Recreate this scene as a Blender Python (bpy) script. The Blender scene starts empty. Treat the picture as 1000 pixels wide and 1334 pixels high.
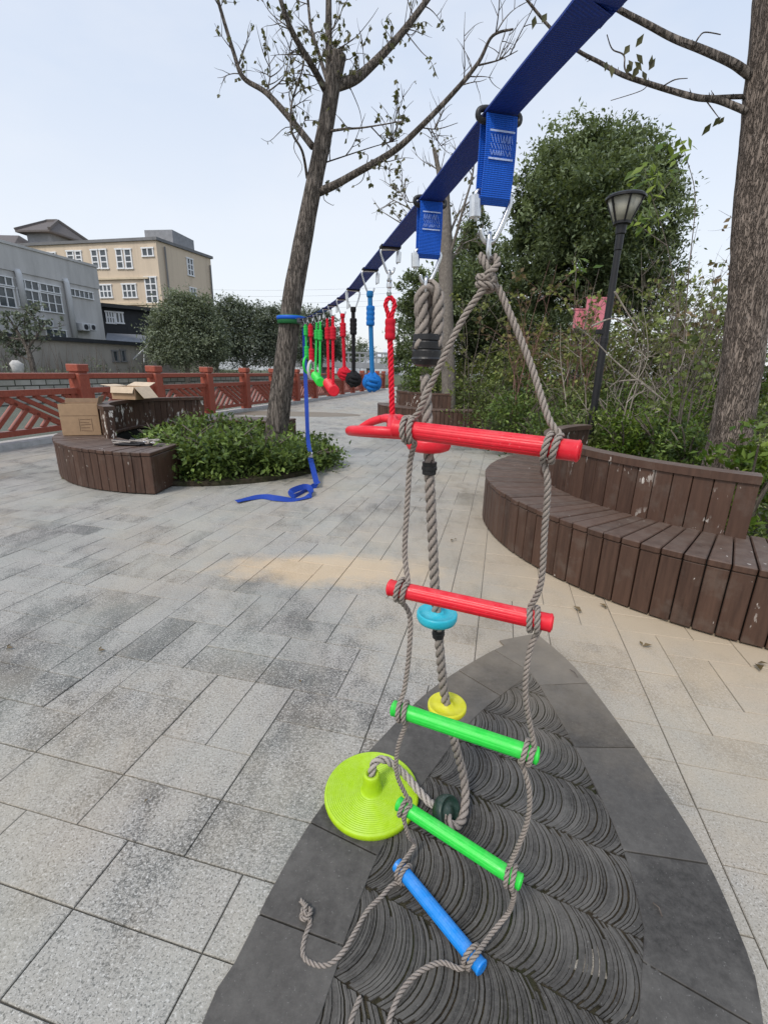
import bpy, bmesh, math, random
from mathutils import Vector, Matrix, noise
R = math.radians
rnd = random.Random(7)
scene = bpy.context.scene
COL = scene.collection
H = 1.25                       # eye height of the photographer
K = H / 1.4                    # site survey was taken with a 1.4 m unit stick
F = 600.0; PITCH = R(17.0); ROLL = R(1.3)

def ray(px, py):
    x = (px - 500) / F; y = -(py - 667) / F
    c, s = math.cos(ROLL), math.sin(ROLL)
    x, y = x * c - y * s, x * s + y * c
    return Vector((x, math.cos(PITCH) + y * math.sin(PITCH), -math.sin(PITCH) + y * math.cos(PITCH)))
def at(px, py, Y):
    d = ray(px, py); t = Y / d.y
    return Vector((d.x * t, Y, H + d.z * t))
def gr(px, py, z=0.0):
    d = ray(px, py); t = (z - H) / d.z
    return Vector((d.x * t, d.y * t, z))
V = Vector

# ------------------------------------------------------------------ materials
class NT:
    def __init__(s, name):
        s.m = bpy.data.materials.new(name); s.m.use_nodes = True
        s.t = s.m.node_tree; s.t.nodes.clear()
        s.out = s.t.nodes.new('ShaderNodeOutputMaterial')
    def n(s, typ, **kw):
        nd = s.t.nodes.new('ShaderNode' + typ)
        for k, v in kw.items():
            if k.startswith('i_'):
                key = k[2:]
                key = int(key) if key.isdigit() else key.replace('_', ' ')
                if isinstance(v, bpy.types.NodeSocket): s.t.links.new(v, nd.inputs[key])
                else: nd.inputs[key].default_value = v
            else: setattr(nd, k, v)
        return nd
    def math(s, op, a, b=0.0, c=0.0, clamp=False):
        return s.n('Math', operation=op, use_clamp=clamp, i_0=a, i_1=b, i_2=c).outputs[0]
    def ramp(s, fac, stops, interp='LINEAR'):
        r = s.n('ValToRGB'); s.t.links.new(fac, r.inputs[0]); r.color_ramp.interpolation = interp
        e = r.color_ramp.elements
        while len(e) < len(stops): e.new(0.5)
        for el, (p, c) in zip(e, stops):
            el.position = p; el.color = (c, c, c, 1) if not hasattr(c, '__len__') else (*c, 1)
        return r.outputs[0]
    def mix(s, fac, a, b, mode='MIX'):
        nd = s.t.nodes.new('ShaderNodeMix'); nd.data_type = 'RGBA'; nd.blend_type = mode
        for sock, v in ((nd.inputs[0], fac), (nd.inputs[6], a), (nd.inputs[7], b)):
            if isinstance(v, bpy.types.NodeSocket): s.t.links.new(v, sock)
            else: sock.default_value = v if not hasattr(v, '__len__') else (*v[:3], 1)
        return nd.outputs[2]
    def noise(s, scale, detail=4, rough=.55, vec=None, out=0):
        nd = s.n('TexNoise', i_Scale=scale, i_Detail=detail, i_Roughness=rough)
        if vec is not None: s.t.links.new(vec, nd.inputs['Vector'])
        return nd.outputs[out]
    def coord(s, which='Object'): return s.n('TexCoord').outputs[which]
    def pos(s): return s.n('NewGeometry').outputs['Position']
    def mapping(s, vec, scale=(1,1,1), loc=(0,0,0), rot=(0,0,0)):
        return s.n('Mapping', i_Vector=vec, i_Scale=scale, i_Location=loc, i_Rotation=rot).outputs[0]
    def attr(s, name): return s.n('Attribute', attribute_name=name)
    def bump(s, h, strength=.4, dist=.01, normal=None):
        b = s.n('Bump', i_Strength=strength, i_Distance=dist, i_Height=h)
        if normal is not None: s.t.links.new(normal, b.inputs['Normal'])
        return b.outputs[0]
    def bsdf(s, color, rough=.6, normal=None, metal=0.0, spec=.4, **kw):
        b = s.n('BsdfPrincipled', i_Roughness=rough, i_Metallic=metal)
        b.inputs['Specular IOR Level'].default_value = spec
        if isinstance(color, bpy.types.NodeSocket): s.t.links.new(color, b.inputs['Base Color'])
        else: b.inputs['Base Color'].default_value = (*color, 1)
        if normal is not None: s.t.links.new(normal, b.inputs['Normal'])
        for k, v in kw.items(): b.inputs[k.replace('_', ' ')].default_value = v
        s.t.links.new(b.outputs[0], s.out.inputs[0]); return b

MATS = {}
def mat_plain(name, color, rough=.5, var=.12, scale=30, bump=.1, bscale=200, metal=0.0, spec=.4, dist=.001):
    t = NT(name); p = t.pos()
    f = t.noise(scale, 5, .6, p)
    c = t.mix(t.ramp(f, [(.3, 0.0), (.7, 1.0)]), tuple(x * (1 - var) for x in color), tuple(min(1, x * (1 + var)) for x in color))
    nb = t.bump(t.noise(bscale, 3, .6, p), bump, dist)
    t.bsdf(c, rough, nb, metal, spec); MATS[name] = t.m; return t.m

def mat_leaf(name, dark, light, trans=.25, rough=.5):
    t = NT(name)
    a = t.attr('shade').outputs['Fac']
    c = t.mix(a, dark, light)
    geo = t.n('NewGeometry')
    d = t.n('BsdfPrincipled', i_Roughness=rough); d.inputs['Specular IOR Level'].default_value = .3
    tr = t.n('BsdfTranslucent')
    t.t.links.new(c, d.inputs['Base Color'])
    c2 = t.mix(.5, c, (.25, .3, .04)); t.t.links.new(c2, tr.inputs[0])
    mx = t.n('MixShader', i_0=trans, i_1=d.outputs[0], i_2=tr.outputs[0])
    t.t.links.new(mx.outputs[0], t.out.inputs[0]); MATS[name] = t.m; return t.m

def mat_bark(name, dark, light, stretch=.25, scale=38, bump=.7, patch=None, plates=0):
    t = NT(name); p = t.pos()
    m = t.mapping(p, (1, 1, stretch))
    v = t.noise(scale, 6, .7, m)
    w = t.noise(scale * .35, 3, .6, m)
    c = t.mix(t.ramp(v, [(.34, 0.0), (.62, 1.0)]), dark, light)
    c = t.mix(t.math('MULTIPLY', t.ramp(w, [(.4, 0.0), (.65, 1.0)]), .5), c, tuple(x * .6 for x in light))
    h = v
    if plates:
        wr = t.n('VectorMath', operation='MULTIPLY_ADD', i_0=t.noise(plates * .8, 3, .6, m, 1), i_1=(.13, .13, .13), i_2=m).outputs[0]
        vo = t.n('TexVoronoi', feature='DISTANCE_TO_EDGE', i_Vector=wr, i_Scale=plates).outputs['Distance']
        e = t.ramp(vo, [(.0, 0.0), (.16, 1.0)])
        c = t.mix(t.math('MULTIPLY', t.math('SUBTRACT', 1.0, e), .7), c, tuple(x * .4 for x in dark))
        h = t.math('ADD', t.math('MULTIPLY', e, .9), t.math('MULTIPLY', v, .8))
    if patch:
        q = t.noise(9, 5, .7, p)
        c = t.mix(t.ramp(q, [(.6, 0.0), (.68, .8)]), c, patch)
    t.bsdf(c, .85, t.bump(h, bump, .014), 0, .2); MATS[name] = t.m

# pavers: weathered granite, dark algae and pale speckle
def mat_paver(name, sheet=False):
    t = NT(name); p = t.pos()
    if sheet: base = t.noise(2.2, 2, .5, p)
    else: base = t.attr('shade').outputs['Fac']
    big = t.noise(.8, 4, .6, p)
    mid = t.noise(6, 5, .7, t.mapping(p, (1, .5, 1), rot=(0, 0, R(14))))
    fine = t.noise(95, 7, .82, p)
    grit = t.noise(230, 3, .75, p)
    wide = t.noise(.35, 2, .5, t.mapping(p, loc=(3, 9, 0)))
    lvl = t.math('ADD', t.math('MULTIPLY', base, .13), t.math('ADD', t.math('MULTIPLY', big, .42), t.math('ADD', t.math('MULTIPLY', mid, .62), t.math('MULTIPLY', wide, .25))))
    th = t.math('ADD', fine, t.math('MULTIPLY', t.math('SUBTRACT', lvl, .622), .95))
    sp = t.ramp(th, [(.435, 0.0), (.505, .5), (.575, 1.0)])
    c = t.mix(sp, (.056, .052, .045), (.355, .333, .296))
    c = t.mix(t.ramp(grit, [(.53, 0.0), (.62, .6)]), c, (.52, .50, .46))
    c = t.mix(t.ramp(t.noise(120, 5, .75, p), [(.55, 0.0), (.63, .75)]), c, (.095, .092, .088))
    c = t.mix(t.ramp(t.noise(150, 2, .6, t.mapping(p, loc=(4, 4, 0))), [(.60, 0.0), (.635, .8)]), c, (.60, .58, .54))
    c = t.mix(t.ramp(t.noise(170, 2, .6, t.mapping(p, loc=(9, 1, 0))), [(.59, 0.0), (.63, .8)]), c, (.06, .057, .052))
    # broad stains where water stands and dries
    c = t.mix(t.ramp(t.noise(1.3, 5, .65, t.mapping(p, (1, .7, 1), loc=(2, 5, 0))), [(.50, 0.0), (.68, .36)]), c, (.19, .178, .158))
    c = t.mix(t.ramp(t.noise(.55, 6, .7, t.mapping(p, (1, .6, 1), loc=(11, 1, 0))), [(.47, 0.0), (.66, .5)]), c, (.44, .365, .26))
    # faint hue drift between slabs
    c = t.mix(t.math('MULTIPLY', t.ramp(t.noise(1.7, 2, .5, t.mapping(p, loc=(7, 3, 0))), [(.4, 0.0), (.65, 1.0)]), .22), c, (.40, .43, .38))
    # sand washed out along the foot of the right bench and in one drying puddle
    def ell(cx, cy, rx, ry, rot):
        m = t.mapping(p, (1 / rx, 1 / ry, 0), rot=(0, 0, 0), loc=(-cx / rx, -cy / ry, 0))
        l = t.n('VectorMath', operation='LENGTH', i_0=m).outputs['Value']
        return l
    nz = t.math('MULTIPLY', t.math('SUBTRACT', t.noise(5, 5, .65, p), .5), 1.1)
    m1 = t.ramp(t.math('ADD', ell(-.35, 2.78, .85, .30, 0), nz), [(.45, 1.0), (1.05, 0.0)])
    c = t.mix(t.math('MULTIPLY', m1, .62), c, (.66, .48, .28))
    dx = t.n('VectorMath', operation='DISTANCE', i_0=t.mapping(p, (1, 1, 0)), i_1=(2.857, 3.66, 0)).outputs['Value']
    m2 = t.ramp(t.math('ADD', dx, t.math('MULTIPLY', nz, .75)), [(.0, 1.0), (.5, 1.0), (.64, .75), (.78, 0.0)]) if False else \
         t.n('MapRange', i_0=t.math('ADD', dx, t.math('MULTIPLY', nz, 1.3)), i_1=2.1, i_2=3.5, i_3=1.0, i_4=0.0).outputs[0]
    ysep = t.n('SeparateXYZ', i_0=p)
    fall = t.n('MapRange', i_0=ysep.outputs[1], i_1=2.4, i_2=4.4, i_3=1.0, i_4=.35).outputs[0]
    c = t.mix(t.math('MULTIPLY', t.math('MULTIPLY', m2, fall), .88), c, (.50, .405, .285))
    rough = t.ramp(big, [(.35, .42), (.65, .62)])
    b = t.bsdf(c, .6, t.bump(t.math('ADD', fine, grit), .35, .003), 0, .35)
    t.t.links.new(rough, b.inputs['Roughness'])
    MATS[name] = t.m
mat_paver('paver'); mat_paver('paver_far', True)

def mat_slate(name, dark, light, sc=55):
    t = NT(name); p = t.pos(); a = t.attr('shade').outputs['Fac']
    f = t.noise(sc, 6, .72, p); w = t.noise(3.0, 4, .6, p)
    c = t.mix(t.ramp(f, [(.35, 0.0), (.68, 1.0)]), dark, light)
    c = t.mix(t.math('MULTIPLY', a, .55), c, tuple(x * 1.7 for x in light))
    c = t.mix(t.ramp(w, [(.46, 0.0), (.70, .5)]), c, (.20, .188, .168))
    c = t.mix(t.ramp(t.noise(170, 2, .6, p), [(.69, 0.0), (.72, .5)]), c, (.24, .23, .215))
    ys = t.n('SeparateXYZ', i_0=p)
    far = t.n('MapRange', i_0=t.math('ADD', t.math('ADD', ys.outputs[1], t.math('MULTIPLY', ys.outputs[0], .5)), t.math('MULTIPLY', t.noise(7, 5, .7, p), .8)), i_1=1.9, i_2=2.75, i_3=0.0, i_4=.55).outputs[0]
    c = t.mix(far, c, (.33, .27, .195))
    t.bsdf(c, .62, t.bump(f, .4, .003), 0, .3); MATS[name] = t.m
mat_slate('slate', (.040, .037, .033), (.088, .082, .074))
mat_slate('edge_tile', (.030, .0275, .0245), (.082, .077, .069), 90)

def mat_wood(name, dark, light, chips=.682):
    t = NT(name); p = t.pos(); o = t.attr('shade').outputs['Fac']
    g = t.noise(26, 6, .6, t.mapping(p, (1.5, 1.5, .14)))
    c = t.mix(t.ramp(g, [(.3, 0.0), (.72, 1.0)]), dark, light)
    c = t.mix(t.math('MULTIPLY', o, .45), c, tuple(x * 1.45 for x in light))
    c = t.mix(t.ramp(t.noise(6, 4, .7, p), [(.52, 0.0), (.75, .45)]), c, (.14, .115, .095))
    nrm = t.n('NewGeometry').outputs['Normal']
    up = t.n('SeparateXYZ', i_0=nrm).outputs[2]
    dust = t.math('MULTIPLY', t.ramp(up, [(.5, 0.0), (.95, 1.0)]), t.ramp(t.noise(14, 5, .7, p), [(.3, .25), (.75, .9)]))
    c = t.mix(t.math('MULTIPLY', dust, .34), c, (.30, .255, .215))
    if chips:
        k = t.ramp(t.noise(20, 5, .55, t.mapping(p, (1.3, 1.3, .5))), [(chips, 0.0), (chips + .018, 1.0)])
        reg = t.ramp(t.noise(2.2, 2, .5, p), [(.47, 0.0), (.56, 1.0)])
        c = t.mix(t.math('MULTIPLY', k, reg), c, (.66, .62, .56))
    t.bsdf(c, .52, t.bump(g, .35, .004), 0, .35); MATS[name] = t.m
mat_wood('bench_wood', (.036, .0185, .0125), (.086, .047, .032)); mat_wood('bench_back', (.036, .0185, .0125), (.086, .047, .032), .588)
mat_plain('bench_core', (.012, .010, .009), .9)  # near-black inner body, paints the shade seen in the board gaps

def mat_plastic(name, c, rough=.38, sc=60, dirt=.16):
    t = NT(name); p = t.pos()
    f = t.noise(sc, 5, .65, p); d = t.noise(9, 4, .7, p)
    col = t.mix(t.ramp(f, [(.35, 0.0), (.75, 1.0)]), tuple(x * .86 for x in c), c)
    col = t.mix(t.math('MULTIPLY', t.ramp(d, [(.5, 0.0), (.8, 1.0)]), dirt), col, tuple(.5 * x + .12 for x in c))
    sc2 = t.ramp(t.noise(210, 3, .6, t.mapping(p, (1, .12, 1), rot=(.3, .2, .5))), [(.64, 0.0), (.72, .35)])
    col = t.mix(sc2, col, tuple(.6 * x + .22 for x in c))
    up = t.n('SeparateXYZ', i_0=t.n('NewGeometry').outputs['Normal']).outputs[2]
    dust = t.math('MULTIPLY', t.ramp(up, [(.45, 0.0), (1.0, .16)]), t.ramp(t.noise(30, 5, .7, p), [(.4, 0.0), (.7, 1.0)]))
    col = t.mix(dust, col, (.45, .42, .37))
    b = t.bsdf(col, rough, t.bump(t.noise(350, 2, .5, p), .12, .001), 0, .45)
    t.t.links.new(t.ramp(f, [(.3, rough - .08), (.7, rough + .14)]), b.inputs['Roughness'])
    MATS[name] = t.m
mat_plastic('red_plastic', (.78, .012, .030)); mat_plastic('green_plastic', (.025, .68, .060))
mat_plastic('blue_plastic', (.010, .26, .78)); mat_plastic('lime_plastic', (.42, .66, .008), .42)
mat_plastic('teal_plastic', (.02, .47, .60)); mat_plastic('yellow_plastic', (.72, .70, .02))
mat_plastic('dark_green_plastic', (.006, .035, .022)); mat_plastic('black_plastic', (.012, .012, .013), .4)

def mat_rope(name, dark, light, sc=420):
    t = NT(name); p = t.pos()
    f = t.noise(sc, 4, .7, p); w = t.noise(14, 3, .6, p)
    c = t.mix(t.ramp(f, [(.3, 0.0), (.7, 1.0)]), tuple(.45 * a + .55 * b for a, b in zip(dark, light)), light)
    c = t.mix(t.math('MULTIPLY', t.ramp(w, [(.45, 0.0), (.75, 1.0)]), .35), c, tuple(min(1, x * 1.25) for x in light))
    c = t.mix(t.ramp(t.attr('shade').outputs['Fac'], [(.05, 1.0), (.75, 0.0)]), c, tuple(x * .35 for x in dark))  # shadow in the grooves painted between the strands
    t.bsdf(c, .78, t.bump(f, .5, .0012), 0, .2); MATS[name] = t.m
mat_rope('taupe_rope', (.070, .058, .048), (.345, .30, .262))
mat_rope('grey_rope', (.12, .10, .088), (.46, .415, .37))
mat_rope('red_cord', (.42, .008, .02), (.80, .02, .045)); mat_rope('green_cord', (.02, .36, .05), (.05, .66, .12))
mat_rope('blue_cord', (.012, .11, .30), (.03, .25, .58)); mat_rope('blue_knot', (.006, .09, .34), (.02, .24, .72))
mat_rope('black_cord', (.006, .006, .007), (.02, .02, .022)); mat_rope('white_cord', (.5, .5, .48), (.8, .8, .78))

def mat_web(name, c, freq=420):
    t = NT(name); uv = t.n('UVMap').outputs[0]
    sx = t.n('SeparateXYZ', i_0=uv)
    w = t.math('SINE', t.math('MULTIPLY', sx.outputs[1], freq * 2))
    w2 = t.math('SINE', t.math('MULTIPLY', sx.outputs[0], 60.0))
    f = t.math('ADD', t.math('MULTIPLY', w, .5), .5)
    col = t.mix(f, tuple(x * .55 for x in c), c)
    col = t.mix(t.math('MULTIPLY', t.noise(60, 4, .6, t.pos()), .3), col, tuple(min(1, x * 1.6 + .01) for x in c))
    t.bsdf(col, .55, t.bump(t.math('ADD', w, t.math('MULTIPLY', w2, .4)), .5, .001), 0, .35); MATS[name] = t.m
mat_web('blue_web', (.006, .050, .36), 900); mat_web('shaded_web', (.005, .036, .26), 900); mat_web('tag_blue', (.004, .105, .60), 1250)  # slackline is seen from below: underside shade painted in as a darker blue
mat_web('black_web', (.010, .010, .014), 900); mat_web('green_web', (.02, .16, .05), 900)
mat_plain('tag_print', (.22, .34, .72), .6, .2, 300); mat_plain('tag_stripe', (.45, .55, .80), .6, .2, 300)
mat_plain('steel', (.62, .63, .64), .26, .12, 90, .05, 300, 1.0, .5); mat_plain('dark_steel', (.10, .10, .11), .35, .2, 90, .05, 300, 1.0, .5)
mat_plain('lamp_black', (.014, .014, .016), .42, .2, 20)
mat_plain('lamp_glass', (.34, .33, .27), .35, .25, 9, .05)
mat_bark('bark_ginkgo', (.050, .042, .036), (.25, .215, .185), .16, 60, .9, None, 22)
mat_bark('bark_big', (.085, .066, .053), (.35, .285, .238), .17, 55, .9, (.36, .31, .27), 38)
mat_bark('bark_grey', (.11, .095, .08), (.26, .23, .20), .6, 30, .4)
mat_bark('twig', (.075, .060, .050), (.22, .185, .155), .5, 30, .2)
mat_bark('twig_pale', (.17, .14, .115), (.42, .37, .31), .5, 30, .2)
mat_bark('twig_red', (.10, .055, .045), (.26, .15, .125), .5, 30, .2)
mat_leaf('leaf_ginkgo', (.05, .045, .028), (.17, .155, .08), .3)
mat_leaf('leaf_evergreen', (.030, .050, .026), (.33, .40, .21), .32, .42)
mat_leaf('leaf_far', (.10, .12, .085), (.34, .38, .26), .25)  # far foliage paled: distance haze put into the leaf colours
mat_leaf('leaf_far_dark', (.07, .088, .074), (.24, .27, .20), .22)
mat_leaf('leaf_shrub', (.026, .054, .015), (.30, .42, .10), .34, .42)
mat_leaf('leaf_shrub_dull', (.050, .072, .024), (.34, .40, .13), .32)
mat_leaf('leaf_bright', (.050, .105, .012), (.26, .34, .055), .35, .42)
mat_leaf('leaf_olive', (.055, .065, .018), (.27, .29, .075), .3)
mat_leaf('leaf_dry', (.075, .05, .028), (.27, .19, .10), .25)
def mat_soil():
    t = NT('soil'); p = t.pos(); f = t.noise(26, 6, .7, p); w = t.noise(4, 4, .6, p)
    c = t.mix(t.ramp(f, [(.35, 0.0), (.7, 1.0)]), (.02, .017, .012), (.085, .068, .045))
    c = t.mix(t.ramp(w, [(.45, 0.0), (.65, .7)]), c, (.035, .048, .018))
    t.bsdf(c, .9, t.bump(f, .8, .03), 0, .15); MATS['soil'] = t.m
mat_soil()
def mat_joint():
    t = NT('joint_dirt'); p = t.pos(); y = t.n('SeparateXYZ', i_0=p).outputs[1]
    f = t.n('MapRange', i_0=t.math('ADD', y, t.math('MULTIPLY', t.noise(2.5, 4, .7, p), 1.4)), i_1=1.7, i_2=4.2, i_3=0.0, i_4=1.0).outputs[0]
    c = t.mix(f, t.mix(t.noise(14, 4, .7, p), (.045, .042, .036), (.14, .13, .11)), t.mix(t.noise(6, 4, .7, p), (.24, .225, .20), (.36, .345, .31)))
    t.bsdf(c, .95, None, 0, .1); MATS['joint_dirt'] = t.m
mat_joint()
def mat_fence():
    t = NT('fence_red'); p = t.pos(); f = t.noise(18, 6, .65, p); g = t.noise(55, 5, .7, t.mapping(p, (1, 1, .3)))
    c = t.mix(t.ramp(g, [(.3, 0.0), (.7, 1.0)]), (.235, .055, .034), (.37, .095, .058))
    c = t.mix(t.ramp(f, [(.55, 0.0), (.8, .5)]), c, (.34, .17, .125))
    up = t.n('SeparateXYZ', i_0=t.n('NewGeometry').outputs['Normal']).outputs[2]
    c = t.mix(t.math('MULTIPLY', t.ramp(up, [(.5, 0.0), (.95, 1.0)]), .55), c, (.50, .36, .32))  # light on the upward faces painted into the red as a paler tone
    t.bsdf(c, .66, t.bump(g, .25, .004), 0, .3); MATS['fence_red'] = t.m
mat_fence()
mat_plain('kerb_stone', (.46, .45, .43), .8, .2, 8, .3, 60)
mat_plain('cardboard', (.37, .245, .145), .8, .1, 14, .1, 80); mat_plain('cardboard_dark', (.30, .20, .125), .8, .12, 14)
mat_plain('cardboard_pale', (.58, .46, .33), .8, .1, 14); mat_plain('cardboard_print', (.20, .125, .075), .8, .2, 60)
def mat_stucco(name, c, stain, sc=.7, amount=.6):
    t = NT(name); p = t.pos()
    f = t.noise(sc, 6, .65, t.mapping(p, (1, 1, .35))); g = t.noise(22, 5, .7, p)
    col = t.mix(t.math('MULTIPLY', t.ramp(f, [(.42, 0.0), (.7, 1.0)]), amount), c, stain)
    col = t.mix(t.math('MULTIPLY', t.ramp(g, [(.4, 0.0), (.7, 1.0)]), .25), col, tuple(x * .7 for x in c))
    st = t.noise(2.6, 4, .6, t.mapping(p, (1, 1, .05)))
    col = t.mix(t.ramp(st, [(.50, 0.0), (.72, .42)]), col, tuple(x * .62 for x in c))
    t.bsdf(col, .85, t.bump(g, .3, .01), 0, .2); MATS[name] = t.m
mat_stucco('grey_concrete', (.52, .51, .495), (.31, .305, .295)); mat_stucco('grey_concrete_dark', (.20, .20, .205), (.12, .12, .12))
mat_stucco('beige_render', (.62, .515, .395), (.50, .42, .325), .25, .4); mat_stucco('beige_trim', (.62, .52, .38), (.5, .42, .3))
mat_stucco('wall_dirty', (.36, .335, .30), (.20, .185, .165)); mat_stucco('pink_render', (.80, .26, .31), (.62, .20, .25))
mat_plain('white_frame', (.72, .73, .74), .5, .06); mat_plain('pipe_grey', (.52, .53, .54), .5, .1)
mat_plain('window_glass', (.055, .068, .078), .12, .4, .8, 0, 10, 0, .6); mat_plain('shed_dark', (.022, .024, .028), .7, .2, 4)
mat_plain('roof_tile', (.13, .115, .11), .8, .2, 12, .5, 30); mat_plain('tower_grey', (.23, .24, .26), .8, .15, 3)
mat_plain('metal_roof', (.20, .21, .23), .6, .15, 3)
mat_plain('far_haze', (.56, .58, .61), .95, .06, .2); mat_plain('bridge_grey', (.30, .31, .325), .85, .15, 1.0)  # far_haze has the distance haze painted into its base colour
def mat_water():
    t = NT('water'); p = t.pos()
    t.bsdf(t.mix(t.noise(.6, 3, .5, p), (.13, .14, .11), (.19, .20, .16)), .25, t.bump(t.noise(5, 3, .5, t.mapping(p, (1, .4, 1))), .15, .03), 0, .5); MATS['water'] = t.m
mat_water()
def mat_stone_wall():
    t = NT('stone_wall'); p = t.pos()
    sx = t.n('SeparateXYZ', i_0=p)
    u = t.n('CombineXYZ', i_0=sx.outputs[1], i_1=sx.outputs[2], i_2=0.0).outputs[0]
    b = t.n('TexBrick', i_Vector=u, i_Scale=1.0)
    b.inputs['Brick Width'].default_value = .75; b.inputs['Row Height'].default_value = .27
    b.inputs['Mortar Size'].default_value = .03
    b.inputs['Color1'].default_value = (.46, .44, .40, 1); b.inputs['Color2'].default_value = (.33, .32, .285, 1); b.inputs['Mortar'].default_value = (.07, .068, .06, 1)
    c = t.mix(t.ramp(t.noise(3, 5, .7, p), [(.45, 0.0), (.7, .5)]), b.outputs['Color'], (.17, .175, .13))
    t.bsdf(c, .9, t.bump(b.outputs['Fac'], -.6, .05), 0, .2); MATS['stone_wall'] = t.m
mat_stone_wall()
mat_plain('grass_land', (.070, .082, .038), .95, .3, 2, .6, 20)

# ------------------------------------------------------------------ mesh helpers
def wloc(o):
    v = Vector((0, 0, 0))
    while o is not None: v = v + o.location; o = o.parent
    return v
class MB:
    def __init__(s): s.v = []; s.f = []; s.sh = []; s.mi = []; s.uv = {}
    def add(s, verts, faces, shade=.5, mi=0):
        b = len(s.v); s.v.extend(tuple(x) for x in verts)
        for fc in faces: s.f.append(tuple(i + b for i in fc)); s.sh.append(shade); s.mi.append(mi)
        return b
    def box(s, c, size, rot=0.0, shade=.5, mi=0, M=None):
        hx, hy, hz = size[0] / 2, size[1] / 2, size[2] / 2
        pts = [V((x * hx, y * hy, z * hz)) for z in (-1, 1) for y in (-1, 1) for x in (-1, 1)]
        m = M if M is not None else Matrix.Rotation(rot, 3, 'Z')
        c = V(c)
        s.add([c + m @ p for p in pts], [(0, 2, 3, 1), (4, 5, 7, 6), (0, 1, 5, 4), (2, 6, 7, 3), (0, 4, 6, 2), (1, 3, 7, 5)], shade, mi)
    def beam(s, a, b, w, h, up=V((0, 0, 1)), shade=.5, mi=0):
        a = V(a); b = V(b); d = (b - a); L = d.length; d.normalize()
        sd = d.cross(up)
        if sd.length < 1e-5: sd = V((1, 0, 0))
        sd.normalize(); u = sd.cross(d)
        m = Matrix((sd, d, u)).transposed()
        s.box((a + b) / 2, (w, L, h), 0, shade, mi, m)
    def hexa(s, p, shade=.5, mi=0):      # 8 points: bottom ring 4, top ring 4 (ccw)
        s.add(p, [(3, 2, 1, 0), (4, 5, 6, 7), (0, 1, 5, 4), (1, 2, 6, 5), (2, 3, 7, 6), (3, 0, 4, 7)], shade, mi)
    def prism(s, poly, z0, z1, shade=.5, mi=0):
        n = len(poly)
        vs = [(p[0], p[1], z0) for p in poly] + [(p[0], p[1], z1) for p in poly]
        s.add(vs, [tuple(range(n - 1, -1, -1)), tuple(range(n, 2 * n))] + [(i, (i + 1) % n, n + (i + 1) % n, n + i) for i in range(n)], shade, mi)
    def tube(s, path, rad, n=8, caps=True, shade=.5, mi=0, closed=False, wob=None):
        path = [V(p) for p in path]; m = len(path)
        if not hasattr(rad, '__len__'): rad = [rad] * m
        fr = frames(path, closed)
        b = len(s.v)
        for i, (p, (t, u, w)) in enumerate(zip(path, fr)):
            for k in range(n):
                a = 2 * math.pi * k / n
                r = rad[i]
                if wob: r = wob(p, a, r, i)
                s.v.append(tuple(p + (u * math.cos(a) + w * math.sin(a)) * r))
        for i in range(m if closed else m - 1):
            j = (i + 1) % m
            for k in range(n):
                k2 = (k + 1) % n
                s.f.append((b + i * n + k, b + i * n + k2, b + j * n + k2, b + j * n + k)); s.sh.append(shade); s.mi.append(mi)
        if caps and not closed:
            s.f.append(tuple(b + k for k in range(n - 1, -1, -1))); s.f.append(tuple(b + (m - 1) * n + k for k in range(n)))
            s.sh += [shade] * 2; s.mi += [mi] * 2
    def lathe(s, prof, c, n=32, M=None, shade=.5, mi=0, star=None):
        c = V(c); b = len(s.v); m = len(prof)
        for (r, z) in prof:
            for k in range(n):
                a = 2 * math.pi * k / n
                rr = r * (star(a, z) if star else 1)
                p = V((rr * math.cos(a), rr * math.sin(a), z))
                if M is not None: p = M @ p
                s.v.append(tuple(c + p))
        for i in range(m - 1):
            for k in range(n):
                k2 = (k + 1) % n
                s.f.append((b + i * n + k, b + i * n + k2, b + (i + 1) * n + k2, b + (i + 1) * n + k)); s.sh.append(shade); s.mi.append(mi)
        if prof[0][0] > 1e-6: s.f.append(tuple(b + k for k in range(n - 1, -1, -1))); s.sh.append(shade); s.mi.append(mi)
        if prof[-1][0] > 1e-6: s.f.append(tuple(b + (m - 1) * n + k for k in range(n))); s.sh.append(shade); s.mi.append(mi)
    def leaf(s, p, d, up, L, W, shade, fold=.15):
        d = d.normalized(); sd = d.cross(up)
        if sd.length < 1e-4: sd = V((1, 0, 0))
        sd.normalize(); nn = sd.cross(d)
        a = p; e = p + d * L; q = p + d * (L * .45)
        l = q + sd * (W * .5) + nn * (fold * W); r = q - sd * (W * .5) + nn * (fold * W)
        b = len(s.v); s.v.extend((tuple(a), tuple(l), tuple(e), tuple(r)))
        s.f.append((b, b + 1, b + 2, b + 3)); s.sh.append(shade); s.mi.append(0)
    def strip(s, path, side, w, th=.0022, shade=.5, mi=0):
        """flat webbing along path; side(i) gives the width direction; uv in metres"""
        path = [V(p) for p in path]; m = len(path); b = len(s.v); L = 0; fs = len(s.f)
        for i, p in enumerate(path):
            t = (path[min(i + 1, m - 1)] - path[max(i - 1, 0)]).normalized()
            sd = V(side(i)); sd = (sd - t * sd.dot(t)).normalized(); nn = t.cross(sd)
            for (a, c) in ((-.5, -.5), (.5, -.5), (.5, .5), (-.5, .5)):
                s.v.append(tuple(p + sd * (w * a) + nn * (th * c)))
            if i: L += (path[i] - path[i - 1]).length
            for k, uu in enumerate((0, 1, 1, 0)): s.uv[b + i * 4 + k] = (uu, L)
        for i in range(m - 1):
            for k in range(4):
                k2 = (k + 1) % 4
                s.f.append((b + i * 4 + k, b + i * 4 + k2, b + i * 4 + 4 + k2, b + i * 4 + 4 + k)); s.sh.append(shade); s.mi.append(mi)
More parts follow.
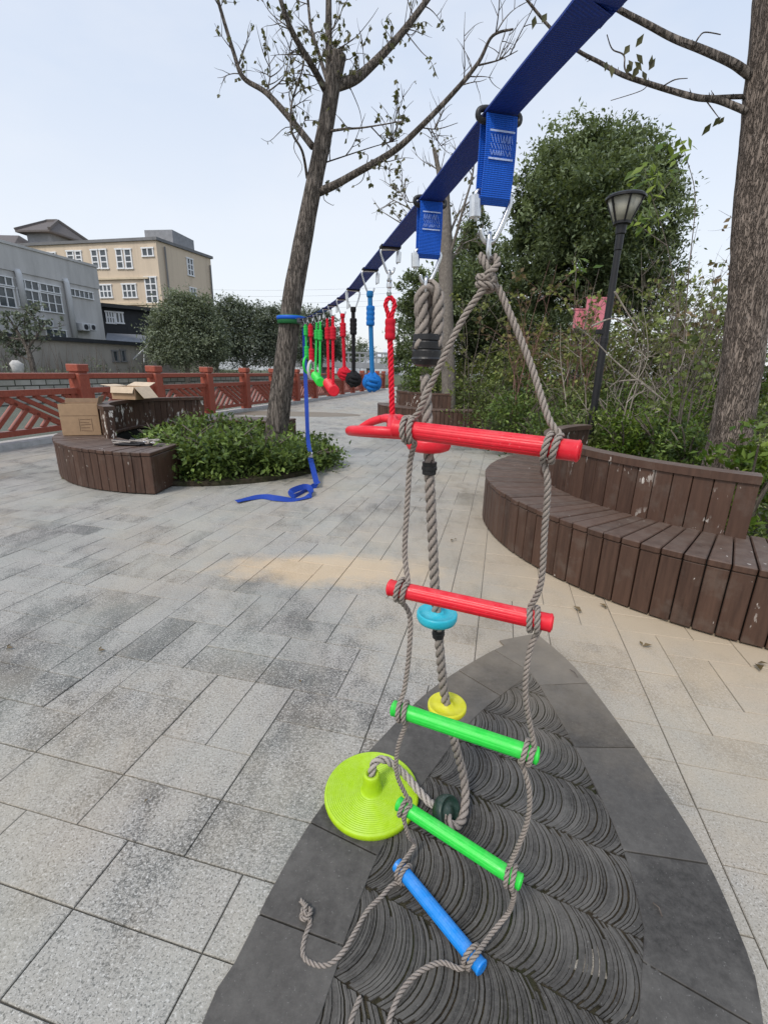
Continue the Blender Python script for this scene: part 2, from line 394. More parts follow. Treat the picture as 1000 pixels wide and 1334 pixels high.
        s.f.append((b + 3, b + 2, b + 1, b)); s.f.append(tuple(b + 4 * (m - 1) + k for k in range(4))); s.sh += [shade] * 2; s.mi += [mi] * 2
    def build(s, name, mat, parent=None, smooth=False, bevel=0.0, **tags):
        me = bpy.data.meshes.new(name)
        off = wloc(parent) if parent else V((0, 0, 0))
        if tags.get('base') is not None: off = V(tags.pop('base')); own = True
        else: own = False; tags.pop('base', None)
        me.from_pydata([(x - off.x, y - off.y, z - off.z) for x, y, z in s.v], [], s.f)
        at_ = me.attributes.new('shade', 'FLOAT', 'FACE'); at_.data.foreach_set('value', s.sh)
        if s.uv:
            uvl = me.uv_layers.new(name='UVMap')
            for lp in me.loops: uvl.data[lp.index].uv = s.uv.get(lp.vertex_index, (0, 0))
        for m_ in (mat if isinstance(mat, (list, tuple)) else [mat]): me.materials.append(MATS[m_])
        me.polygons.foreach_set('material_index', s.mi)
        if smooth: me.polygons.foreach_set('use_smooth', [True] * len(s.f))
        if bevel > 0:
            bm = bmesh.new(); bm.from_mesh(me)
            bmesh.ops.bevel(bm, geom=bm.edges[:], offset=bevel, segments=1, affect='EDGES', clamp_overlap=True)
            bm.to_mesh(me); bm.free()
        me.update()
        o = bpy.data.objects.new(name, me); COL.objects.link(o)
        if parent: o.parent = parent
        elif own: o.location = off
        for k, v in tags.items(): o[k] = v
        return o
def frames(path, closed=False):
    m = len(path); out = []; u = None
    for i in range(m):
        if closed: t = path[(i + 1) % m] - path[i - 1]
        else: t = path[min(i + 1, m - 1)] - path[max(i - 1, 0)]
        t = t.normalized() if t.length > 1e-9 else V((0, 0, 1))
        if u is None:
            u = t.cross(V((0, 0, 1)))
            if u.length < .05: u = t.cross(V((1, 0, 0)))
        u = u - t * u.dot(t)
        if u.length < 1e-6: u = t.orthogonal()
        u.normalize(); out.append((t, u.copy(), t.cross(u)))
    return out
def spline(pts, n=8):
    pts = [V(p) for p in pts]; out = []
    for i in range(len(pts) - 1):
        p0 = pts[max(i - 1, 0)]; p1 = pts[i]; p2 = pts[i + 1]; p3 = pts[min(i + 2, len(pts) - 1)]
        for k in range(n):
            t = k / n; t2 = t * t; t3 = t2 * t
            out.append(.5 * ((2 * p1) + (p2 - p0) * t + (2 * p0 - 5 * p1 + 4 * p2 - p3) * t2 + (3 * p1 - p0 - 3 * p2 + p3) * t3))
    out.append(pts[-1]); return out
def resample(path, step):
    out = [path[0].copy()]; acc = 0.0; prev = path[0]
    for p in path[1:]:
        d = (p - prev).length
        while d > 1e-9 and acc + d >= step:
            f = (step - acc) / d; prev = prev + (p - prev) * f; out.append(prev.copy()); d = (p - prev).length; acc = 0.0
        acc += d; prev = p
    if (out[-1] - path[-1]).length > step * .3: out.append(path[-1].copy())
    return out
def rope(mb, path, r, pitch=None, strands=3, n=9, shade=.5, per=11):
    """laid rope: helical strands; the shade attribute falls off into the grooves"""
    pitch = pitch or r * 6.2
    pts = resample(path, pitch / per); fr = frames(pts)
    for k in range(strands):
        ph = 2 * math.pi * k / strands; sp = []
        for i, (p, (t, u, w)) in enumerate(zip(pts, fr)):
            a = ph + 2 * math.pi * i / per
            sp.append(p + (u * math.cos(a) + w * math.sin(a)) * (r * .53))
        f0 = len(mb.f)
        mb.tube(sp, r * .54, n, True, shade)
        for i in range(len(pts) - 1):
            c = (pts[i] + pts[i + 1]) * .5; jit = rnd.uniform(-.06, .06)
            for q in range(n):
                fc = mb.f[f0 + i * n + q]; m = V((0, 0, 0))
                for vi in fc: m += V(mb.v[vi])
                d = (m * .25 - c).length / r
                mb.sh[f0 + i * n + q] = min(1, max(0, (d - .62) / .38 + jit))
def thing(name, label, cat, loc, group=None):
    o = bpy.data.objects.new(name, None); COL.objects.link(o); o.location = V(loc); o.empty_display_size = .05
    o['label'] = label; o['category'] = cat
    if group: o['group'] = group
    return o
def struct(mb, name, mat, **kw):
    o = mb.build(name, mat, **kw); o['kind'] = 'structure'; return o
def nz(p, s=1.0): return noise.noise(V(p) * s)
def rdir():
    while True:
        d = V((rnd.uniform(-1, 1), rnd.uniform(-1, 1), rnd.uniform(-1, 1)))
        if .05 < d.length < 1: return d.normalized()

# ================================================================== SETTING: ground
def fence_x(y): return -5.795 + .205 * (y - 7.04)
BC = V((3.2 * K, 4.1 * K, 0)); BR = 2.24 * K; BRI = 1.70 * K          # right bench
PC = V((-2.55 * K, 7.15 * K, 0)); PR = 2.13 * K; PRI = 1.42 * K       # left planter bench
MC = V((2.0 * K, 14.6 * K, 0)); MR = 2.28 * K; MRI = 1.70 * K         # far bench

mb = MB(); mb.add([(-900, -300, -1.9), (900, -300, -1.9), (900, 1500, -1.9), (-900, 1500, -1.9)], [(0, 1, 2, 3)]); struct(mb, 'terrain', 'grass_land')
mb = MB()      # plaza bed under the pavers, with a vertical edge down to the canal
ys = [-6, 0, 10, 20, 30, 44]
top = [(fence_x(y) - .45, y) for y in ys] + [(26, 44), (26, -6)]
mb.prism(top, -1.95, -.008); struct(mb, 'ground', 'paver_far')
mb = MB(); mb.add([(-60, -10, -.55), (fence_x(-10) + 0, -10, -.55), (fence_x(46), 46, -.55), (-60, 46, -.55)], [(0, 1, 2, 3)]); struct(mb, 'water', 'water')
def bank_x(y): return -16.6 + .205 * (y - 20)
mb = MB(); poly = [(bank_x(-10) - .5, -10), (bank_x(60) - .5, 60), (-300, 300), (-300, -10)]
mb.prism(poly, -1.9, .42); struct(mb, 'far_bank', 'grass_land')
mb = MB(); mb.prism([(fence_x(44), 52), (200, 52), (400, 500), (-200, 500), (-14, 90)], -1.9, -.3); struct(mb, 'far_land', 'grass_land')

# pavers: ashlar pattern on a rotated module
ANG = R(-13.6); MOD = .196 * K
ux = V((math.cos(ANG), math.sin(ANG), 0)); uy = V((-ux.y, ux.x, 0)); org = gr(96, 1183)
LENS_R = [gr(*p) for p in [(697, 826), (745, 868), (800, 938), (851, 1012), (910, 1106), (960, 1215), (992, 1334)]]
LENS_L = [gr(*p) for p in [(690, 829), (640, 850), (565, 897), (500, 960), (420, 1052), (360, 1150), (310, 1250), (265, 1334)]]
LENS_R += [LENS_R[-1] + V((-.30, -.45, 0)), LENS_R[-1] + V((-.62, -.80, 0))]
LENS_L += [LENS_L[-1] + V((-.03, -.42, 0)), LENS_L[-1] + V((.14, -.80, 0))]
sR = spline(LENS_R, 8); sL = spline(LENS_L, 8)
lens_poly = [(p.x, p.y) for p in sR] + [(p.x, p.y) for p in reversed(sL)]
def inpoly(x, y, poly):
    c = False; n = len(poly); j = n - 1
    for i in range(n):
        xi, yi = poly[i]; xj, yj = poly[j]
        if (yi > y) != (yj > y) and x < (xj - xi) * (y - yi) / (yj - yi) + xi: c = not c
        j = i
    return c
def pave(mb):
    occ = set(); gap = .0017; pr = random.Random(3)
    i0, i1, j0, j1 = -75, 62, -16, 128
    shapes = [(2, 1)] * 9 + [(1, 2)] * 4 + [(2, 2)] + [(1, 1)]
    for j in range(j0, j1):
        for i in range(i0, i1):
            if (i, j) in occ: continue
            c = org + ux * (i * MOD) + uy * (j * MOD)
            if c.x < fence_x(c.y) - .1 or c.x > 5.5 or c.y < -1.8 or c.y > 21 or (c.y > 13 and pr.random() < -1): occ.add((i, j)); continue
            if c.y < 1.2 and (c.x < -2.6 or c.x > 2.6): occ.add((i, j)); continue
            pr.shuffle(shapes); done = False
            for (a, b) in shapes + [(1, 1)]:
                cells = [(i + p, j + q) for p in range(a) for q in range(b)]
                if all(cc not in occ for cc in cells):
                    occ.update(cells); done = True; break
            p0 = (i * MOD + gap, j * MOD + gap); p1 = ((i + a) * MOD - gap, (j + b) * MOD - gap)
            e = .0016; zj = pr.uniform(-.0016, .0012) ; tl = [pr.uniform(-.0006, .0006) for _ in range(4)]
            def W(u, v, z): q = org + ux * u + uy * v; return (q.x, q.y, z)
            vs = [W(p0[0], p0[1], -.01), W(p1[0], p0[1], -.01), W(p1[0], p1[1], -.01), W(p0[0], p1[1], -.01),
                  W(p0[0], p0[1], zj - .0025), W(p1[0], p0[1], zj - .0025), W(p1[0], p1[1], zj - .0025), W(p0[0], p1[1], zj - .0025),
                  W(p0[0] + e, p0[1] + e, zj + tl[0]), W(p1[0] - e, p0[1] + e, zj + tl[1]), W(p1[0] - e, p1[1] - e, zj + tl[2]), W(p0[0] + e, p1[1] - e, zj + tl[3])]
            f = [(8, 9, 10, 11)]
            for s_ in range(4):
                s2 = (s_ + 1) % 4; f += [(s_, s2, 4 + s2, 4 + s_), (4 + s_, 4 + s2, 8 + s2, 8 + s_)]
            mb.add(vs, f, pr.random())
mb = MB(); pave(mb); struct(mb, 'pavement', 'paver')
# soil in the joints
mb = MB(); mb.prism([(fence_x(-1.8), -1.8), (5.6, -1.8), (5.6, 21), (fence_x(21), 21)], -.0075, -.0060); struct(mb, 'paving_joints', 'joint_dirt')

# leaf-shaped dark bed: slate border and tiles set on edge
def inset(path, d, sgn):
    out = []
    for i, p in enumerate(path):
        t = (path[min(i + 1, len(path) - 1)] - path[max(i - 1, 0)]).normalized()
        out.append(p + V((-t.y, t.x, 0)) * d * sgn)
    return out
BW = .215
iR = inset(sR, BW, -1); iL = inset(sL, BW, 1)
iR = [p for p in iR if p.y < 1.80]; iL = [p for p in iL if p.y < 1.80]
inner_poly = [(p.x, p.y) for p in iR] + [(p.x, p.y) for p in reversed(iL)]
mb = MB()
def border(mb, outer, dist, sgn, seg):
    o = resample(outer, .05)
    inn = inset(o, dist, sgn)
    n = len(o); i = 0
    while i < n - 1:
        j = min(i + seg + rnd.randint(-1, 1), n - 1)
        if n - 1 - j < 3: j = n - 1
        sh = rnd.random(); g = .004; z = .0085 + rnd.uniform(-.001, .001)
        op = [o[k].copy() for k in range(i, j + 1)]; ip = [inn[k].copy() for k in range(i, j + 1)]
        d = (op[1] - op[0]).normalized() * g; op[0] += d; ip[0] += d
        poly = op + ip[::-1]
        if sgn > 0: poly = poly[::-1]
        poly = [(p.x, p.y) for p in poly][::-1]
        mb.prism(poly, -.004, z, sh); i = j
border(mb, sR, BW, -1, 8); border(mb, sL, BW, 1, 6)
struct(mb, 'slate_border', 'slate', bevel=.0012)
tip = [(p.x, p.y) for p in (sL[0], sR[0])]
mb = MB(); mb.prism([(p[0], p[1]) for p in lens_poly][::-1], -.003, .0012, .2); struct(mb, 'tile_bed', 'soil')
mb = MB(); pr = random.Random(11)
bd = V((-.895, .446, 0)).normalized(); bn = V((.446, .895, 0)).normalized(); BWD = .192
ob = gr(467, 1150)
grow = [(p[0], p[1]) for p in inner_poly]
cx = sum(p[0] for p in grow) / len(grow); cy = sum(p[1] for p in grow) / len(grow)
for band in range(-7, 6):
    u = -1.4
    r_ = BWD * .66
    while u < 1.2:
        th = pr.uniform(.0045, .0078); zt = pr.uniform(.0046, .0074); sh = pr.random() ** 1.4; jit = pr.uniform(-.002, .002)
        e0 = pr.choice((0, 0, 0, .02, .05, .12)) * pr.random(); e1 = pr.choice((0, 0, 0, .02, .05, .2)) * pr.random(); tilt = pr.uniform(-.002, .002)
        ring = []
        for k in range(10):
            v = e0 + (1 - e0 - e1) * k / 9
            y = (v * .985 + .008) * BWD; x = -(math.sqrt(max(r_ * r_ - (y - BWD * .47) ** 2, 0))) * 1.0
            # both faces of the tile follow the same arc
            ang = math.atan2(y - BWD * .47, -x)
            nx = V((math.cos(ang), math.sin(ang)))
            ring.append((x, y, nx))
        c0 = ob + bd * (u + jit) + bn * (band * BWD + BWD * .5)
        mid = ob + bd * (u + jit - r_) + bn * (band * BWD + BWD * .5)
        wp = [ob + bd * (u + jit + x) + bn * (band * BWD + y) for x, y, _ in ring]
        if any(inpoly(q.x, q.y, grow) for q in wp):
            vs = []; fs = []
            for k, (x, y, nx) in enumerate(ring):
                a = ob + bd * (u + jit + x) + bn * (band * BWD + y)
                b_ = a + bd * th
                zz = zt + tilt * (k / 9 - .5) + pr.uniform(-.0004, .0004)
                vs += [(a.x, a.y, 0), (a.x, a.y, zz), (b_.x, b_.y, zz - .0004), (b_.x, b_.y, 0)]
                if k:
                    o_ = 4 * (k - 1); fs += [(o_, o_ + 1, o_ + 5, o_ + 4), (o_ + 1, o_ + 2, o_ + 6, o_ + 5), (o_ + 2, o_ + 3, o_ + 7, o_ + 6)]
            fs += [(3, 2, 1, 0), (36, 37, 38, 39)]
            mb.add(vs, fs, sh)
        u += th + pr.choice((.0005, .0007, .001, .0014, .0026))
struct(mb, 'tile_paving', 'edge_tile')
mb = MB(); c = V((-2.7, 13.7, 0))      # second dark leaf further down the promenade
pts = [(c.x + 1.95 * math.cos(a) , c.y + .75 * math.sin(a)) for a in [2 * math.pi * k / 40 for k in range(40)]]
mb.prism(pts, -.003, .006, .3); struct(mb, 'dark_paving', 'slate')

# raised planting bed on the right
def edge_x(y):
    if y <= BC.y + 1.30: 
        d = BRI - .05; return BC.x - math.sqrt(max(d * d - (y - BC.y) ** 2, 0))
    if y < 11.3:
        f = (y - BC.y - 1.30) / (11.3 - BC.y - 1.30); return (BC.x - .70) + .25 * math.sin(f * 3.1) - .1 * f
    if y < MC.y:
        d = MRI - .05; return MC.x - math.sqrt(max(d * d - (y - MC.y) ** 2, 0))
    return MC.x - MRI + .05 + (y - MC.y) * .02
def bed_h(x, y):
    d = max(0.0, x - edge_x(y)); d2 = min(d, max(0, (y - 3.2)) * .9 + .3)
    h = .03 + .50 * (1 - math.exp(-d2 / 1.8)) + .035 * d2 * .5
    return h + .05 * nz((x, y, 0), .9) * min(1, d)
mb = MB(); rows = []
yy = BC.y - BRI + .06
yl = []
while yy < 44: yl.append(yy); yy += .10 if yy < 6 else (.25 if yy < 15 else 1.2)
ds = [0, .1, .25, .45, .7, 1, 1.4, 1.9, 2.5, 3.2, 4, 5, 6.5, 8.5, 11, 14, 18, 22]
for y in yl: rows.append([(edge_x(y) + d, y, bed_h(edge_x(y) + d, y)) for d in ds])
vs = [p for r_ in rows for p in r_]; n = len(ds)
fs = [(i * n + k, i * n + k + 1, (i + 1) * n + k + 1, (i + 1) * n + k) for i in range(len(rows) - 1) for k in range(n - 1)]
mb.add(vs, fs); struct(mb, 'planting_bed', 'soil', smooth=True)
mb = MB(); mb.prism([(PC.x + 1.52 * math.cos(a), PC.y + 1.52 * math.sin(a)) for a in [2 * math.pi * k / 48 for k in range(48)]], -.003, .05); struct(mb, 'planter_soil', 'soil')

# ================================================================== BENCHES
def arc_bench(root, c, Ro, Ri, a0, a1, zs, Rb, b0, b1, zb, step_w=.102, seed=1, cut=None):
    pr = random.Random(seed)
    def P(r, a, z): return (c.x + r * math.cos(a), c.y + r * math.sin(a), z)
    def wedge(mb, r0, r1, aa, ab, z0, z1, sh): # r0 inner r1 outer
        mb.hexa([P(r0, aa, z0), P(r1, aa, z0), P(r1, ab, z0), P(r0, ab, z0), P(r0, aa, z1), P(r1, aa, z1), P(r1, ab, z1), P(r0, ab, z1)], sh)
    n = int(round((a1 - a0) * Ro / step_w)); st = (a1 - a0) / n; g = .0035 / Ro
    seat = MB(); skirt = MB(); core = MB()
    for i in range(n):
        aa = a0 + st * i + g; ab = a0 + st * (i + 1) - g; sh = pr.random(); dz = pr.uniform(-.003, .003)
        wedge(seat, Ri, Ro + pr.uniform(-.003, .003), aa, ab, zs - .036 + dz, zs + dz, sh)
        wedge(skirt, Ro - .036, Ro - .008 + pr.uniform(-.003, .003), aa, ab, .012, zs - .038, sh * .8)
    m = max(8, n // 2); s2 = (a1 - a0) / m
    for i in range(m): wedge(core, Ri + .03, Ro - .05, a0 + s2 * i + (.012 if i == 0 else 0), a0 + s2 * (i + 1) - (.012 if i == m - 1 else 0), .0, zs - .045, .1)
    for a in (a0, a1):
        ends = MB(); k = 1 if a == a0 else -1; wedge(ends, Ri, Ro - .040, min(a, a + k * .014), max(a, a + k * .014), .012, zs - .040, .25); ends.build('end_panel', 'bench_wood', root, bevel=.003)
    seat.build('seat', 'bench_wood', root, bevel=.005); skirt.build('front_boards', 'bench_wood', root, bevel=.004)
    core.build('core', 'bench_core', root)
    bk = MB(); cap = MB(); nb = int(round((b1 - b0) * Rb / step_w)); sb = (b1 - b0) / nb
    gb = .0025 / Rb
    for i in range(nb):
        aa = b0 + sb * i + gb; ab = b0 + sb * (i + 1) - gb; sh = pr.random()
        wedge(bk, Rb - .085, Rb + pr.uniform(-.002, .002), aa, ab, .02, zb - .047, sh)
    nc = max(6, nb // 5); sc = (b1 - b0) / (nc * 6)
    for i in range(nc):
        sh = pr.random()
        vs = []
        for k in range(7):
            a = b0 + sc * (i * 6 + k) + (.0008 if k == 0 else 0)
            vs += [P(Rb - .11, a, zb - .045), P(Rb + .012, a, zb - .045), P(Rb + .012, a, zb), P(Rb - .11, a, zb)]
        fs = []
        for k in range(6):
            o_ = 4 * k
            for e in range(4): e2 = (e + 1) % 4; fs.append((o_ + e, o_ + e2, o_ + 4 + e2, o_ + 4 + e))
        fs += [(3, 2, 1, 0), (24, 25, 26, 27)]
        cap.add(vs, fs, sh)
    bk.build('backrest', 'bench_back', root, bevel=.003); cap.build('top_rail', 'bench_wood', root)
t = thing('curved_bench', 'large curved dark brown plank bench on the right with chipped paint on its backrest', 'bench', BC)
arc_bench(t, BC, BR, BRI - .10, R(112), R(283), .45 * K, BRI, R(120), R(235.8), .85 * K, seed=5)
t = thing('curved_bench', 'curved dark brown bench ringing the tree planter on the left', 'bench', PC)
arc_bench(t, PC, PR, PRI, R(68), R(269), .48 * K, 1.56 * K, R(119), R(228), .89 * K, seed=6)
t = thing('curved_bench', 'small far curved bench behind the red ring handle and grey trunk', 'bench', MC)
arc_bench(t, MC, MR, MRI - .10, R(172), R(287), .45 * K, MRI, R(180), R(262), .85 * K, seed=8)

# ================================================================== RED RAILING
t = thing('red_railing', 'long rust red concrete railing with diagonal slats along the canal', 'railing', (fence_x(8.5), 8.5, 0))
fd = V((.205, 1, 0)).normalized(); fnrm = V((1, -.205, 0)).normalized()
Yk = [6.56 - 1.965 * 2 + 1.965 * k for k in range(17)]
PSTS = [V((fence_x(y), y, 0)) for y in Yk]
FM = Matrix((fnrm, fd, V((0, 0, 1)))).transposed()
PH = 1.255
for p in PSTS:
    m_ = MB(); m_.box(p + V((0, 0, (PH - .16) / 2 )), (.235, .235, PH - .16), M=FM); m_.box(p + V((0, 0, PH - .145)), (.205, .205, .03), M=FM)
    m_.box(p + V((0, 0, PH - .065)), (.25, .25, .13), M=FM)
    m_.build('post', 'fence_red', t, bevel=.012)
for p, q in zip(PSTS[:-1], PSTS[1:]):
    a = p + fd * .118; b = q - fd * .118; z = lambda h: V((0, 0, h))
    m_ = MB(); m_.beam(a + z(1.055), b + z(1.055), .11, .095); m_.build('top_rail', 'fence_red', t, bevel=.01)
    pn = MB()
    pn.beam(a + z(.80), b + z(.80), .10, .095); pn.beam(a + z(.20), b + z(.20), .10, .085)
    L = (b - a).length; zb_, zt_ = .243, .752
    for s_ in (a + fd * .10, b - fd * .10): pn.beam(s_ + z(zb_), s_ + z(zt_), .075, .075, up=fd)
    lo, hi = .14, L - .14
    def slat(u0, z0, u1, z1, w=.062): pn.beam(a + fd * u0 + z(z0), a + fd * u1 + z(z1), .06, w, up=fnrm.cross((fd * (u1 - u0) + z(z1 - z0)).normalized()))
    # main diagonal from the upper left to the lower right, shorter slats either side of it
    D0, D1 = lo + .28, hi - .22; sl_ = (zb_ - zt_) / (D1 - D0)
    def diag_z(u): return zt_ + sl_ * (u - D0)
    slat(D0, zt_, D1, zb_, .085)
    for off in (.27, .54, .81, 1.08):   # above it, parallel
        u0 = D0 + off; u1 = u0 + (hi - u0 if hi - u0 < D1 - D0 else D1 - D0)
        if u0 < hi - .05: slat(u0, zt_, u1, zt_ + sl_ * (u1 - u0))
    for off in (-.22, .05, .32, .59, .86):   # below it, the other way
        u0 = lo + off; z0 = zb_
        s2 = .95
        if u0 < lo: z0 = zb_ + (lo - u0) * s2; u0 = lo
        u1 = (diag_z(0) - z0 + s2 * u0) / (s2 - sl_); z1 = z0 + s2 * (u1 - u0)
        if z1 > zt_: u1 = u0 + (zt_ - z0) / s2; z1 = zt_
        if u1 > u0 + .05: slat(u0, z0, u1, z1)
    pn.build('slat_panel', 'fence_red', t)
mb = MB(); mb.beam(PSTS[0] + V((-.02, 0, .035)), PSTS[-1] + V((-.02, 0, .035)), .36, .085); struct(mb, 'kerb', 'kerb_stone')

# ================================================================== SLACKLINE
SLP = [(-1.5, None), (.5, (818, -45)), (.58, (780, 0)), (.8, (650, 150)), (1.08, (560, 262)), (1.42, (508, 322)), (1.8, (482, 351)), (2.15, (460, 377)), (2.5, (446, 389)), (3.0, (429, 400)), (3.8, (413, 409)), (4.8, (403, 413)), (6.15, (392, 416))]
pts = [at(p[0], p[1], y) for y, p in SLP[1:]]
pts = [pts[0] + (pts[0] - pts[1]).normalized() * 2.2] + pts
SPTH = resample(spline(pts, 10), .03)
def sl(Y):
    for a, b in zip(SPTH[:-1], SPTH[1:]):
        if a.y <= Y <= b.y: return a.lerp(b, (Y - a.y) / (b.y - a.y))
    return SPTH[-1]
SD = (sl(3) - sl(1)); SD.z = 0; SD.normalize(); SA = V((SD.y, -SD.x, 0))       # along, across
TREE_Y = 6.38
t = thing('slackline', 'long blue webbing slackline tied to the leaning trunk, its tail trailing on the ground', 'slackline', V((-1.08, 6.2, 1.8)))
m_ = MB(); m_.strip(SPTH, lambda i: SA, .048, .003); m_.build('webbing', 'shaded_web', t)
tp = spline([at(396, 420, 6.16), at(397, 470, 6.1), at(399, 520, 6.0), at(401, 570, 5.75), at(404, 590, 5.55)], 8)
m_ = MB(); m_.strip(tp, lambda i: V((1, .25 + .5 * math.sin(i * .35), 0)), .05, .003); m_.build('tail', 'blue_web', t)
g1 = gr(409, 636); tp2 = spline([at(404, 596, 5.5), at(408, 612, 5.2), at(412, 628, 4.95), V((g1.x + .03, g1.y + .03, .05)), V((g1.x - .03, g1.y - .06, .012)), gr(384, 647, .012), gr(380, 640, .05), gr(400, 634, .06), gr(405, 645, .02), gr(384, 651, .01), gr(360, 649, .03), gr(340, 647, .02), gr(308, 653, .02)], 8)
m_ = MB(); m_.strip(tp2, lambda i: V((1, .2, 0)) if i < 22 else V((.25, 1, .55 + .5 * math.sin(i * .25))), .062, .003); m_.build('tail_end', 'blue_web', t)
rt_ = at(404, 593, 5.52); m_ = MB(); m_.box(rt_, (.07, .03, .075)); m_.box(rt_ + V((.01, -.02, .02)), (.05, .03, .02)); m_.build('ratchet', 'steel', t, bevel=.006)
tc = at(380, 416, 6.36)
tw = at(379, 417, 6.36)
m_ = MB(); m_.lathe([(.168, -.05), (.176, -.045), (.176, .045), (.168, .05)], tw + V((0, 0, 0)), 28, star=lambda a, z: 1 + .012 * math.sin(5 * a)); m_.build('tree_sleeve', 'green_web', t, smooth=True)
m_ = MB(); m_.lathe([(.179, -.012), (.183, -.010), (.183, .028), (.179, .03)], tw + V((0, 0, .012)), 28, star=lambda a, z: 1 + .012 * math.sin(5 * a)); m_.build('anchor_strap', 'tag_blue', t, smooth=True)
m_ = MB(); m_.box(at(393, 418, 6.14), (.11, .07, .06)); m_.box(at(397, 424, 6.12), (.06, .05, .06)); m_.build('ratchet', 'dark_steel', t, bevel=.008)

# ------------------------------------------------------------------ hanging hardware
def axis_m(d):
    d = V(d).normalized(); u = d.orthogonal().normalized(); w = d.cross(u)
    return Matrix((u, w, d)).transposed()
def carabiner(root, top, w, h, ax=None, r=.0035, side=-1, open_=.0):
    ax = ax or SA; top = V(top)
    def q(u, z): return top + ax * u + V((0, 0, z))
    hw = w / 2
    # wire from the gate side over the top, down the spine and round the bottom
    pl = [q(side * hw, -h * .16), q(side * hw * .92, -h * .03), q(side * hw * .6, 0), q(-side * hw * .55, -.002), q(-side * hw * .95, -h * .06), q(-side * hw, -h * .2), q(-side * hw * .72, -h * .55), q(-side * hw * .36, -h * .88), q(-side * hw * .15, -h * .985), q(side * hw * .15, -h), q(side * hw * .42, -h * .90), q(side * hw * .55, -h * .74)]
    m_ = MB(); m_.tube(spline(pl, 6), r, 10); ob = m_.build('carabiner', 'steel', root, smooth=True)
    g = MB(); g.tube([q(side * hw, -h * .10), q(side * (hw * .95 ), -h * .52)], r * 2.1, 12); g.tube([q(side * hw * .95, -h * .44), q(side * hw * .80, -h * .58)], r * .8, 8)
    g.build('gate_sleeve', 'steel', ob, smooth=False)
    return q(0, -h)
def slot_ring(root, p, w=.060):
    pts = []
    for k in range(28):
        a = 2 * math.pi * k / 28; c_, s_ = math.cos(a), math.sin(a)
        pts.append(p + SA * (math.copysign(abs(c_) ** .5, c_) * w / 2) + V((0, 0, math.copysign(abs(s_) ** .8, s_) * .0085 - .002)))
    m_ = MB(); m_.tube(pts, .0042, 8, closed=True); m_.build('slot_ring', 'black_plastic', root, smooth=True)
def tag_loop(root, p, length, w=.047):
    slot_ring(root, p, w + .018)
    path = []
    ff = -SD
    for k in range(25):
        f = k / 24
        if f < .44: path.append(p + ff * (.010 + .004 * math.sin(f / .44 * 3.1)) + V((0, 0, -.004 - (length - .012) * f / .44)))
        elif f < .56:
            a = (f - .44) / .12 * math.pi; path.append(p + ff * (.010 * math.cos(a)) + V((0, 0, -length + .008 - .012 * math.sin(a))))
        else: path.append(p - ff * .010 + V((0, 0, -.004 - (length - .012) * (1 - (f - .56) / .44))))
    m_ = MB(); m_.strip(path, lambda i: SA, w, .0024); tg = m_.build('hanging_strap', 'tag_blue', root)
    fr = p + ff * .0165
    def Q(u, z): return fr + SA * u + V((0, 0, -length * z))
    for z in (.24, .55): s_ = MB(); s_.beam(Q(-w * .40, z), Q(w * .40, z), .0008, .0022); s_.build('woven_stripe', 'tag_stripe', tg)
    b = MB(); prn = random.Random(int(length * 1e5))
    for row, (za, zb2) in enumerate(((.28, .37), (.38, .44), (.45, .51))):
        u = -w * .36
        while u < w * .34:
            d = prn.uniform(.002, .0042)
            if row == 1 or prn.random() < .45: b.beam(Q(u, za), Q(u + d, zb2), .0006, .0008)
            else:
                b.beam(Q(u, zb2), Q(u + d * .5, za), .0006, .0009); b.beam(Q(u + d * .5, za), Q(u + d, zb2), .0006, .0009)
            u += d + .0012
    b.build('woven_pattern', 'tag_print', tg)
    return p + V((0, 0, -length))
def shackle(root, p, h=.036, w=.018, r=.0036, mat='steel'):
    # closed long link, p is the top inside point
    pts = []
    for k in range(24):
        a = 2 * math.pi * k / 24
        pts.append(p + SD * (math.cos(a) * w / 2) * 1 + V((0, 0, -h / 2 + math.copysign(abs(math.sin(a)) ** .7, math.sin(a)) * h / 2)) + SA * (.25 * math.cos(a) * w))
    m_ = MB(); m_.tube(pts, r, 8, closed=True); m_.build('link', mat, root, smooth=True)
    return p + V((0, 0, -h))

